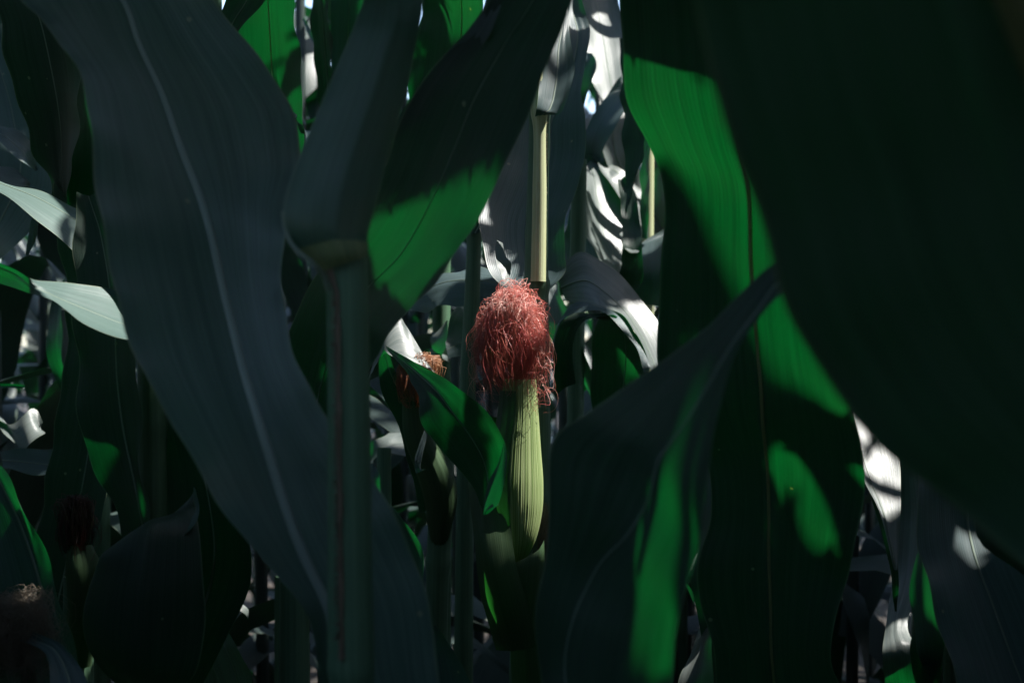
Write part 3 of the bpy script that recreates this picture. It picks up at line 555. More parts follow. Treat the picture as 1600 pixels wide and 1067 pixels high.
leaf(pr3, [(1690, 700, 1.32, 1700, 730, 1.32), (1600, 740, 1.14, 1640, 800, 1.10, .004), (1530, 838, 1.10, 1560, 860, 1.08, .002), (1552, 850, 1.07, 1590, 880, 1.05, .002), (1600, 920, 1.05, 1660, 930, 1.03)][:0] + [(1700, 660, 1.30, 1705, 690, 1.30), (1600, 700, 1.06, 1680, 740, 1.02, .003), (1530, 770, 1.04, 1640, 800, .98, .004), (1530, 840, 1.03, 1620, 850, .97, .004), (1580, 885, 1.02, 1640, 880, .98, .002), (1640, 930, 1.02, 1660, 930, 1.01)], key='r3g', mat=M['leaf_dark'], rib=0, n=40)
pr4 = plant('sliver', 'maize plant showing a small crinkled green lit leaf low in the gap at right', .56, 1.5)
stalk(pr4, [(1462, 760, 1.55, 22), (1460, 1067, 1.55, 26), (1460, 2400, 1.55, 28)], key='pr4stalk', n=60)
leaf(pr4, [(1450, 1060, 1.48, 1470, 1050, 1.48, 0), (1432, 1010, 1.46, 1476, 990, 1.42, .003), (1426, 960, 1.46, 1470, 950, 1.40, .004), (1424, 900, 1.46, 1462, 895, 1.41, .003), (1427, 870, 1.46, 1454, 872, 1.42, .002), (1437, 850, 1.46, 1446, 850, 1.44, 0), (1434, 832, 1.47, 1440, 830, 1.46)], key='r4', mat=M['leaf'], rib=0, n=60, m=9)
leaf(pr4, [(1470, 1180, 1.5, 1500, 1180, 1.5), (1425, 1040, 1.47, 1470, 1045, 1.46, .005), (1425, 990, 1.47, 1475, 985, 1.45, .005), (1450, 960, 1.48, 1468, 955, 1.47)], key='r4b', mat=M['leaf_dark'], rib=0, n=24)
pr5 = plant('gap', 'maize plant low in the dark gap between fanned leaf and hanging leaf', .30, 1.45)
stalk(pr5, [(1150, 900, 1.45, 30), (1150, 1067, 1.45, 32), (1150, 2500, 1.45, 34)], key='pr5stalk', n=50)
leaf(pr5, [(1070, 1180, 1.36, 1130, 1180, 1.36), (1060, 1067, 1.35, 1115, 1067, 1.34, .003), (1078, 1020, 1.36, 1114, 1000, 1.35, .003), (1100, 960, 1.38, 1116, 950, 1.37, .002), (1106, 900, 1.4, 1116, 895, 1.4)], key='r5', mat=M['leaf_pale'], rib=0, n=40, m=9)
leaf(pr5, [(1062, 900, 1.35, 1066, 908, 1.34), (1069, 912, 1.34, 1073, 910, 1.33, 0), (1076, 925, 1.335, 1082, 925, 1.33, 0), (1084, 944, 1.33, 1087, 946, 1.33, 0)], key='r5w', mat=M['leaf_pale'], rib=0, n=14, m=5)
leaf(pr5, [(1130, 1200, 1.4, 1160, 1180, 1.4), (1090, 960, 1.36, 1130, 960, 1.36, .004), (1080, 900, 1.35, 1120, 880, 1.34, .004), (1092, 850, 1.35, 1116, 830, 1.34, .003), (1098, 790, 1.36, 1120, 780, 1.35), (1110, 700, 1.4, 1120, 700, 1.4)], key='r5b', mat=M['leaf'], rib=0, n=40, m=9)
# bottom centre
pb = plant('bottom', 'maize plant behind the nearest one with a small low leaf tip lit green', -.18, 1.30)
stalk(pb, [(600, 700, 1.62, 22), (600, 1067, 1.62, 26), (600, 2300, 1.62, 28)], key='pbstalk', n=60)
leaf(pb, [(655, 1150, 1.34, 700, 1150, 1.34), (620, 980, 1.32, 668, 960, 1.30, .004), (600, 880, 1.31, 658, 870, 1.27, .006), (590, 830, 1.31, 642, 825, 1.27, .005), (592, 804, 1.31, 622, 797, 1.28, .002), (596, 793, 1.315, 604, 791, 1.31, 0)], key='b1', dz=.13, mat=M['leaf'], rib=0, n=50, m=11)
leaf(pb, [(560, 850, 1.34, 590, 850, 1.34), (570, 790, 1.33, 597, 770, 1.31, .002), (572, 740, 1.33, 592, 740, 1.31, .001), (574, 722, 1.34, 582, 722, 1.33)], key='b2', dz=.13, mat=M['leaf'], rib=0, n=24, m=7)
leaf(pb, [(680, 1200, 1.3, 800, 1220, 1.3), (660, 1080, 1.28, 740, 1075, 1.27, .004), (668, 1010, 1.28, 705, 1010, 1.27, .003), (672, 975, 1.28, 684, 978, 1.27, 0)], key='b3', mat=M['leaf'], rib=0, n=24, m=9)
leaf(pb, [(560, 700, 1.85, 560, 730, 1.85), (600, 680, 1.84, 600, 712, 1.80, .002), (622, 662, 1.86, 625, 708, 1.80, .003), (645, 660, 1.86, 650, 712, 1.80, .003), (690, 690, 1.84, 690, 730, 1.80, .002), (740, 760, 1.8, 740, 765, 1.8)], key='b4', mat=M['leaf_pale'], rib=0, n=40, m=9)

# ---- background, upper centre right
pa = plant('arch', 'maize plant behind the red silk with a broad grey leaf arching over to the right', .11, 1.85)
stalk(pa, [(905, 250, 1.85, 24), (900, 600, 1.85, 26), (895, 1067, 1.85, 28), (890, 2100, 1.85, 28)], key='pastalk', n=80)
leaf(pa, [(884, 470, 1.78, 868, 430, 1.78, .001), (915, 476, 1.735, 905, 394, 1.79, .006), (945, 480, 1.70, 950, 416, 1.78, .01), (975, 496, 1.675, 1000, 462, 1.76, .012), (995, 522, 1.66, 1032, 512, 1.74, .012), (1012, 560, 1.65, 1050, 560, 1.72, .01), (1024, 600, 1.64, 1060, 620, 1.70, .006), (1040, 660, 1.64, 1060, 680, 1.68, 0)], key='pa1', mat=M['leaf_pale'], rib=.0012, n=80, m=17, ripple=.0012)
leaf(pa, [(862, 560, 1.74, 870, 540, 1.74), (880, 500, 1.72, 890, 478, 1.73, .001), (920, 485, 1.69, 925, 476, 1.72, .001), (960, 500, 1.665, 965, 488, 1.69, .001), (990, 540, 1.65, 995, 525, 1.67, .001), (1010, 590, 1.64, 1014, 570, 1.65)], key='pa1m', mat=M['leaf'], rib=0, n=40, m=7, name='leaf_margin')
leaf(pa, [(930, 700, 1.80, 1000, 700, 1.76), (925, 620, 1.79, 1010, 610, 1.73, .01), (924, 540, 1.78, 1012, 560, 1.70, .012), (935, 500, 1.77, 990, 515, 1.69, .008), (945, 485, 1.76, 965, 490, 1.71, .002)], key='pa2', mat=M['leaf_dark'], ribmat=M['rib'], rib=.0012, n=40)
leaf(pa, [(868, 560, 1.9, 930, 640, 1.86), (850, 500, 1.9, 925, 590, 1.84, .004), (848, 455, 1.92, 905, 520, 1.85, .004), (852, 440, 1.94, 880, 470, 1.88, .002), (862, 420, 1.96, 870, 425, 1.95)], key='pa3', mat=M['leaf_pale'], rib=0, n=40)
leaf(pa, [(868, 620, 1.70, 900, 600, 1.70), (864, 560, 1.69, 896, 530, 1.69, .003), (872, 515, 1.69, 915, 500, 1.68, .004), (900, 490, 1.69, 950, 492, 1.67, .003), (950, 488, 1.68, 965, 495, 1.67)], key='pa4', mat=M['leaf_dark'], rib=0, n=36)
pq = plant('sheets', 'maize plant with overlapping grey sunlit leaves in the bright upper gap', .24, 2.1)
stalk(pq, [(1013, 150, 2.02, 20), (1012, 370, 2.02, 19), (1010, 600, 2.02, 24), (1010, 2000, 2.02, 26)], key='pqstalk', n=80, mat=M['stalk_lit'])
leaf(pq, [(915, 262, 2.10, 925, 242, 2.12, .0), (930, 300, 2.02, 965, 262, 2.09, .006), (962, 330, 1.97, 1000, 300, 2.06, .008), (985, 372, 1.94, 1040, 345, 2.03, .006), (1010, 420, 1.92, 1060, 400, 2.0, 0)][:0] + [(912, 262, 2.08, 930, 244, 2.14, 0), (912, 310, 1.99, 960, 265, 2.10, .012), (915, 360, 1.95, 985, 320, 2.06, .016), (940, 410, 1.92, 985, 375, 2.02, .012), (960, 425, 1.90, 976, 420, 1.98, .006), (968, 440, 1.9, 972, 440, 1.92)], key='pq1', mat=M['leaf_pale'], rib=.0014, n=60, m=17, ripple=.002)
leaf(pq, [(866, 425, 1.98, 972, 432, 1.96, .004), (872, 395, 2.0, 958, 405, 2.0, .006), (884, 360, 2.02, 940, 360, 2.05, .006), (890, 330, 2.05, 925, 325, 2.09, .004), (898, 300, 2.08, 915, 300, 2.11)], key='pq2', mat=M['leaf_pale'], rib=.0014, n=50, m=15)
leaf(pq, [(920, 240, 2.12, 935, 250, 2.10, 0), (960, 262, 2.11, 950, 285, 2.06, .003), (1000, 290, 2.10, 985, 330, 2.03, .004), (1040, 330, 2.10, 1025, 400, 2.02, .004), (1080, 400, 2.10, 1060, 450, 2.04, 0)], key='pq3', mat=M['leaf_pale'], rib=0, n=40, m=11)
leaf(pq, [(968, 366, 1.95, 972, 362, 1.96, 0), (972, 382, 1.92, 990, 372, 1.96, .002), (984, 394, 1.90, 999, 384, 1.94, .002), (996, 395, 1.89, 1001, 390, 1.91, 0)], key='pq4', mat=M['leaf_pale'], rib=0, n=20, m=9, ripple=.0003)
leaf(pq, [(975, 470, 1.94, 1040, 480, 1.90), (985, 430, 1.94, 1045, 430, 1.90, .004), (990, 398, 1.97, 1045, 385, 1.94, .004), (1000, 384, 1.99, 1045, 362, 1.98, .002), (1040, 355, 2.0, 1070, 350, 2.0)], key='pq5', mat=M['leaf'], rib=0, n=30, m=11)
leaf(pq, [(960, 470, 1.93, 975, 470, 1.93), (968, 420, 1.92, 1002, 440, 1.90, .004), (972, 392, 1.91, 1004, 396, 1.9, .003), (972, 350, 1.94, 1000, 350, 1.93, .004), (968, 305, 1.97, 992, 300, 1.96, .003), (965, 280, 1.98, 975, 275, 1.98)], key='pq6', mat=M['leaf_dark'], rib=0, n=40, m=9)
leaf(pq, [(1003, 372, 1.99, 1012, 374, 1.98), (1000, 300, 2.0, 1014, 310, 1.98, .002), (1004, 240, 2.0, 1015, 240, 1.98, .002), (1008, 190, 2.0, 1016, 190, 1.99)], key='pq7', mat=M['leaf'], rib=0, n=30, m=7)
leaf(pq, [(1018, 380, 2.08, 1060, 390, 2.05), (1018, 300, 2.08, 1062, 310, 2.05, .003), (1020, 240, 2.08, 1060, 240, 2.06, .003), (1022, 190, 2.09, 1040, 190, 2.09)], key='pq8', mat=M['leaf'], rib=0, n=30, m=9)
pu = plant('upper', 'maize plant with a tall leaf streaked white by sun at the top centre', .28, 2.35)
stalk(pu, [(1060, -300, 2.3, 22), (1062, 500, 2.3, 24), (1062, 1900, 2.3, 26)], key='pustalk', n=60)
leaf(pu, [(1062, 430, 2.28, 1066, 420, 2.28), (985, 320, 2.16, 1010, 280, 2.2, .002), (945, 250, 2.10, 985, 240, 2.14, .004), (938, 200, 2.11, 982, 190, 2.15, .006), (936, 155, 2.16, 982, 145, 2.18, .006), (920, 110, 2.20, 985, 100, 2.24, .008), (912, 50, 2.26, 978, 50, 2.30, .01), (905, 0, 2.31, 966, 0, 2.36, .01), (890, -90, 2.36, 950, -90, 2.42), (890, -200, 2.42, 910, -200, 2.42)], key='pu1', mat=M['leaf_pale'], rib=.0012, n=80, m=15, ripple=.0015)
leaf(pu, [(905, 300, 2.14, 915, 300, 2.14), (912, 210, 2.12, 960, 200, 2.08, .004), (940, 160, 2.12, 985, 160, 2.10, .004), (970, 120, 2.14, 990, 120, 2.14)], key='pu2', mat=M['leaf'], rib=0, n=30, m=9)
leaf(pu, [(900, 165, 1.95, 912, 168, 1.94), (904, 130, 1.95, 925, 125, 1.93, .002), (907, 95, 1.96, 932, 98, 1.93, .002), (912, 82, 1.97, 925, 84, 1.95, 0)], key='pu3', mat=M['leaf'], rib=0, n=24, m=9)
leaf(pu, [(900, 30, 2.5, 908, 28, 2.5), (904, -10, 2.48, 912, -10, 2.48), (906, -50, 2.46, 916, -50, 2.46)][:0] + [(968, 60, 1.95, 978, 58, 1.94), (970, 100, 1.94, 988, 100, 1.92, .002), (972, 170, 1.92, 1000, 165, 1.88, .004), (974, 230, 1.90, 1008, 215, 1.87, .004), (978, 290, 1.88, 1001, 255, 1.86, .002), (978, 338, 1.86, 982, 318, 1.86, 0)], key='pu4', mat=M['leaf_dark'], rib=0, n=50, m=11)

tg = plant('tangle', 'maize plant deep in the bright upper gap with narrow curling silver green blades', .34, 2.75)
stalk(tg, [(945, -200, 2.62, 16), (948, 300, 2.62, 18), (948, 1700, 2.62, 20)], key='tgstalk', n=50)
leaf(tg, [(948, 330, 2.6, 952, 332, 2.6), (925, 280, 2.52, 940, 270, 2.55, .004), (900, 240, 2.46, 918, 225, 2.52, .006), (880, 215, 2.44, 888, 195, 2.52, .004), (862, 210, 2.44, 864, 205, 2.48)], key='tg1', mat=M['leaf_pale'], rib=.001, n=40, m=9)
leaf(tg, [(946, 230, 2.6, 952, 226, 2.6), (962, 190, 2.55, 982, 196, 2.52, .005), (985, 210, 2.5, 1004, 232, 2.46, .005), (1005, 260, 2.44, 1024, 270, 2.42, .005), (1020, 320, 2.4, 1032, 318, 2.4, .003), (1028, 370, 2.38, 1030, 370, 2.38)], key='tg2', mat=M['leaf_pale'], rib=.001, n=50, m=9)
leaf(tg, [(948, 60, 2.6, 952, 60, 2.6), (962, 20, 2.56, 975, 28, 2.54, .004), (985, 30, 2.5, 996, 48, 2.48, .004), (998, 80, 2.46, 1012, 84, 2.44, .004), (1004, 150, 2.42, 1014, 150, 2.42)], key='tg3', mat=M['leaf_pale'], rib=.001, n=50, m=9)
leaf(tg, [(948, 460, 2.6, 954, 460, 2.6), (968, 410, 2.55, 990, 420, 2.5, .006), (1000, 400, 2.5, 1018, 425, 2.44, .006), (1030, 420, 2.46, 1040, 450, 2.42, .003)], key='tg4', mat=M['leaf_pale'], rib=.001, n=40, m=9)
leaf(tg, [(946, 420, 2.6, 950, 424, 2.6), (920, 370, 2.52, 934, 362, 2.56, .005), (900, 330, 2.45, 915, 312, 2.5, .005), (885, 310, 2.42, 890, 292, 2.46, .003), (872, 308, 2.4, 874, 302, 2.42)], key='tg5', mat=M['leaf_pale'], rib=.001, n=40, m=9)
# ---- background, upper left
pv = plant('topleft', 'maize plant at upper left with an upright leaf banded in bright green', -.50, 1.55)
stalk(pv, [(330, -300, 1.6, 26), (335, 400, 1.6, 32), (335, 2300, 1.6, 34)], key='pvstalk', n=60)
leaf(pv, [(360, 420, 1.58, 440, 400, 1.58), (380, 260, 1.57, 474, 230, 1.52, .006), (378, 180, 1.56, 472, 170, 1.50, .01), (372, 110, 1.54, 470, 95, 1.48, .012), (370, 40, 1.52, 462, 40, 1.46, .012), (372, -20, 1.50, 456, -20, 1.44, .01), (390, -150, 1.46, 450, -150, 1.43), (420, -280, 1.42, 430, -280, 1.42)], key='pv1', mat=M['leaf_dark'], ribmat=M['rib_pale'], rib=.0012, n=70, mr=.42, ripple=.0015)
leaf(pv, [(330, 110, 1.36, 345, 110, 1.36), (340, 40, 1.34, 375, 48, 1.33, .003), (352, 0, 1.33, 408, 5, 1.31, .005), (380, -60, 1.31, 440, -50, 1.29, .004), (430, -150, 1.28, 450, -150, 1.28)], key='pv2', mat=M['leaf_dark'], rib=.0008, n=30)
leaf(pv, [(470, 210, 1.46, 480, 216, 1.45), (460, 186, 1.45, 472, 196, 1.44, 0), (456, 182, 1.46, 462, 186, 1.45), (440, 175, 1.48, 444, 178, 1.48)], key='pv3', mat=M['leaf'], rib=0, n=14, m=5)
pw = plant('gap2', 'slim dark maize plant in the narrow bright slot of pale sky at top', -.32, 1.95)
stalk(pw, [(560, -300, 1.98, 20), (556, 300, 1.98, 24), (550, 2000, 1.98, 26)], key='pwstalk', n=60)
leaf(pw, [(540, 330, 1.95, 556, 330, 1.95), (508, 220, 1.92, 532, 215, 1.90, .003), (496, 140, 1.90, 522, 130, 1.88, .004), (488, 60, 1.88, 516, 50, 1.85, .004), (484, -20, 1.86, 508, -30, 1.83, .003), (480, -140, 1.83, 492, -140, 1.82)], key='pw1', mat=M['leaf_dark'], rib=.0008, n=50)
leaf(pw, [(500, 330, 2.0, 530, 330, 2.0), (520, 180, 1.9, 560, 180, 1.9, .002), (516, 60, 1.86, 570, 60, 1.86, .004), (520, -30, 1.84, 570, -30, 1.82, .003), (530, -150, 1.8, 550, -150, 1.8)], key='pw2', mat=M['leaf'], rib=.0008, n=50)
leaf(pw, [(472, 30, 2.2, 474, 26, 2.2), (480, 52, 2.18, 484, 44, 2.18, 0), (490, 70, 2.16, 493, 62, 2.16), (502, 84, 2.15, 504, 80, 2.15)], key='pw3', mat=M['leaf'], rib=0, n=16, m=5)
px = plant('topmid', 'maize plant at the top with a dark upright leaf edged in bright green', -.13, 1.75)
stalk(px, [(690, -300, 1.8, 24), (690, 330, 1.8, 28), (690, 2200, 1.8, 30)], key='pxstalk', n=60)
leaf(px, [(640, 330, 1.78, 700, 330, 1.78), (640, 200, 1.76, 760, 200, 1.70, .008), (640, 100, 1.74, 765, 100, 1.66, .012), (655, 30, 1.72, 757, 30, 1.64, .012), (662, -20, 1.70, 750, -20, 1.62, .01), (680, -150, 1.66, 735, -150, 1.61), (705, -280, 1.62, 712, -280, 1.62)], key='px1', mat=M['leaf_dark'], ribmat=M['rib_pale'], rib=.0011, n=60, mr=.55)
py = plant('farleft', 'maize plant with a wide blue grey leaf at the far left edge', -1.0, 1.9)
stalk(py, [(-120, -200, 1.9, 26), (-120, 2000, 1.9, 30)], key='pystalk', n=50)
leaf(py, [(-110, 420, 1.9, -80, 440, 1.88), (-50, 330, 1.84, 30, 380, 1.80, .004), (-30, 240, 1.86, 80, 300, 1.80, .008), (-40, 150, 1.9, 70, 200, 1.85, .008), (-60, 60, 1.94, 40, 100, 1.90, .006), (-80, -60, 2.0, 0, -40, 1.97)], key='py1', mat=M['leaf'], rib=.0016, n=40)
leaf(py, [(-30, 190, 1.74, -28, 210, 1.74), (0, 194, 1.73, 0, 222, 1.71, .002), (28, 206, 1.73, 20, 240, 1.70, .003), (48, 232, 1.73, 40, 258, 1.70, .002), (60, 266, 1.73, 56, 268, 1.73)], key='py2', mat=M['leaf'], rib=.0008, n=24, m=9)
leaf(py, [(-20, 255, 1.5, -20, 280, 1.5), (5, 262, 1.5, 0, 285, 1.47, .001), (28, 268, 1.5, 30, 292, 1.47, .001), (42, 290, 1.49, 44, 294, 1.48)], key='py3', mat=M['leaf_pale'], rib=0, n=18, m=7)
# small lit things low left
pz = plant('lowleft', 'maize plant low at the left with one crumpled white leaf in the sun', -.80, 1.8)
stalk(pz, [(160, 560, 1.9, 22), (160, 1067, 1.9, 26), (160, 2000, 1.9, 28)], key='pzstalk', n=50)
leaf(pz, [(-20, 630, 1.8, -20, 640, 1.8), (20, 660, 1.76, 38, 700, 1.73, .002), (40, 648, 1.76, 52, 692, 1.73, -.003), (54, 643, 1.77, 68, 680, 1.74, .002), (66, 660, 1.76, 70, 675, 1.76)], key='pz1', mat=M['leaf_pale'], rib=0, n=26, m=9)
leaf(pz, [(60, 780, 1.7, 64, 790, 1.7), (0, 705, 1.68, 4, 730, 1.66, .002), (60, 700, 1.66, 60, 742, 1.63, .005), (110, 712, 1.65, 115, 745, 1.62, .004), (150, 748, 1.64, 152, 752, 1.64)][1:], key='pz2', mat=M['leaf'], rib=.0008, n=30, m=9)
leaf(pz, [(138, 740, 1.7, 146, 738, 1.7), (136, 770, 1.69, 164, 762, 1.68, -.003), (138, 795, 1.69, 165, 785, 1.67, .003), (140, 822, 1.69, 150, 815, 1.68)], key='pz3', mat=M['stalk_lit'], rib=0, n=20, m=9, ripple=.003)
leaf(pz, [(0, 600, 1.7, 0, 606, 1.7), (20, 600, 1.7, 20, 606, 1.7), (38, 602, 1.7, 38, 607, 1.7)], key='pz4', mat=M['leaf'], rib=0, n=10, m=5)
leaf(pz, [(40, 400, 1.6, 44, 400, 1.6), (42, 372, 1.6, 52, 378, 1.59), (48, 345, 1.6, 56, 350, 1.59), (54, 330, 1.6, 57, 332, 1.6)], key='pz5', mat=M['leaf'], rib=0, n=16, m=5)
leaf(pz, [(96, 610, 1.8, 110, 615, 1.8), (74, 560, 1.79, 98, 560, 1.78, .003), (76, 500, 1.79, 96, 500, 1.78, .003), (90, 440, 1.8, 102, 430, 1.8)], key='pz6', mat=M['leaf'], rib=0, n=24, m=9)
# lit streak low
ps = plant('streak', 'small maize plant behind the dark curled leaf, its low leaf streaked white', -.4, 1.7)
stalk(ps, [(440, 900, 1.9, 22), (440, 2100, 1.9, 26)], key='psstalk', n=40)
leaf(ps, [(400, 1180, 1.6, 440, 1180, 1.6), (350, 1090, 1.58, 400, 1090, 1.56, .003), (333, 1040, 1.57, 388, 1040, 1.55, .004), (324, 1000, 1.57, 362, 1000, 1.55, .004), (326, 950, 1.6, 345, 950, 1.59), (340, 900, 1.65, 345, 900, 1.65)], key='ps1', mat=M['leaf_pale'], rib=.0008, n=40, m=9)
leaf(ps, [(340, 940, 1.7, 342, 944, 1.7), (368, 938, 1.68, 362, 948, 1.67), (380, 950, 1.68, 384, 960, 1.67), (386, 966, 1.68, 388, 968, 1.68)], key='ps2', mat=M['leaf_pale'], rib=0, n=16, m=5)

# ------------------------------------------------------------------ the crop: distant rows as one mass
def arc_leaf(bx, by, bz, az, L_, W_, el0, droop, n=14, m=3, twist=0.0, fold=0.15, rs=random):
    """free leaf from a stalk: returns n x m vertices"""
    ph = rs.uniform(0, 6.28)
    t = np.linspace(0, 1, n)
    el = el0 - droop * np.r_[0, np.cumsum((0.4 + 1.6 * t[:-1]) / (n - 1))]
    w_ = W_ * np.minimum(1, t * 5 + .35) * (1 - t ** 2.6) * 0.5
    ce, se = np.cos(el), np.sin(el); ca, sa_ = math.cos(az), math.sin(az)
    d = np.stack([ca * ce, sa_ * ce, se], 1)
    p = np.array([bx, by, bz], float) + np.r_[np.zeros((1, 3)), np.cumsum(d[:-1] * L_ / (n - 1), 0)]
    sd0 = np.array([-sa_, ca, 0.0]); nn = np.stack([-se * ca, -se * sa_, ce], 1)
    tw = twist * t
    sd = sd0[None] * np.cos(tw)[:, None] + nn * np.sin(tw)[:, None]
    n2 = nn * np.cos(tw)[:, None] - sd0[None] * np.sin(tw)[:, None]
    q = np.linspace(-1, 1, m)[None, :, None]
    return p[:, None] + sd[:, None] * w_[:, None, None] * q - n2[:, None] * fold * w_[:, None, None] * abs(q) + n2[:, None] * 0.006 * q * np.sin(t * 22 + ph)[:, None, None]

def proj_ok(v, margin=30):
    """True where every vertex lies outside the photograph's frame"""
    v = v.reshape(-1, 3); y = v[:, 1]
    yy = np.maximum(y, 0.02); k = 0.72 * yy / 1600.0
    X = v[:, 0] / k + 800; Y = (CAMZ - v[:, 2]) / k + 533.5
    return not np.any((y > 0.02) & (X > -margin) & (X < 1600 + margin) & (Y > -margin) & (Y < 1067 + margin))

class Acc:
    def __init__(s): s.V, s.U, s.F, s.n = [], [], [], 0
    def grid(s, g, L_):
        n, m = g.shape[:2]
        s.V.append(g.reshape(-1, 3))
        s.U += [(j / (m - 1), i / (n - 1) * L_) for i in range(n) for j in range(m)]
        s.F += grid_faces(n, m, s.n); s.n += n * m
    def tube(s, a, b_, r, k=6):
        V, F, U = tube_data([a, (np.array(a) + b_) / 2, b_], [r, r, r * .8], k)
        s.V.append(np.array(V)); s.U += U; s.F += [tuple(x + s.n for x in f) for f in F]; s.n += len(V)
    def build(s, name, mat):
        return mesh_obj(name, np.concatenate(s.V), s.F, mat, None, s.U)

def add_crop_plant(leafacc, x, y, h, rs, nl=10, zmax=9):
    leafacc.tube(np.array([x, y, 0.0]), np.array([x + rs.uniform(-.03, .03), y, min(h, zmax)]), 0.011)
    az = rs.uniform(0, 6.28)
    for i in range(nl):
        z = h * (0.12 + 0.85 * i / nl)
        az += math.pi + rs.uniform(-.5, .5)
        L_ = rs.uniform(.55, .85); W_ = rs.uniform(.06, .095)
        g = arc_leaf(x, y, z, az, L_, W_, rs.uniform(.9, 1.25), rs.uniform(1.6, 2.6), n=12, m=3, twist=rs.uniform(-.9, .9), rs=rs)
        if g[:, :, 2].max() > zmax or g[:, :, 1].min() < 1.7: continue
        leafacc.grid(g, L_)
far = Acc(); rs = random.Random(3)
for x in np.arange(-1.5, 1.6, .16):
    add_crop_plant(far, x + rs.uniform(-.04, .04), 2.25 + rs.uniform(-.1, .1), 2.1, rs, nl=14, zmax=1.22 if x > 0 else 1.3)
y = 2.75
while y < 9.5:
    x = -(0.5 * y + .9)
    while x < 0.5 * y + .9:
        add_crop_plant(far, x + rs.uniform(-.04, .04), y + rs.uniform(-.07, .07), rs.uniform(2.0, 2.5), rs)
        x += rs.uniform(.17, .26)
    y += .72 if y < 5 else 1.1
fo = far.build('maize_crop', M['leaf_far']); tag(fo, 'dense mass of maize standing behind the near plants, mostly in deep shade', 'maize crop', kind='stuff')
OCC.append((np.concatenate(far.V), far.F, 'far'))

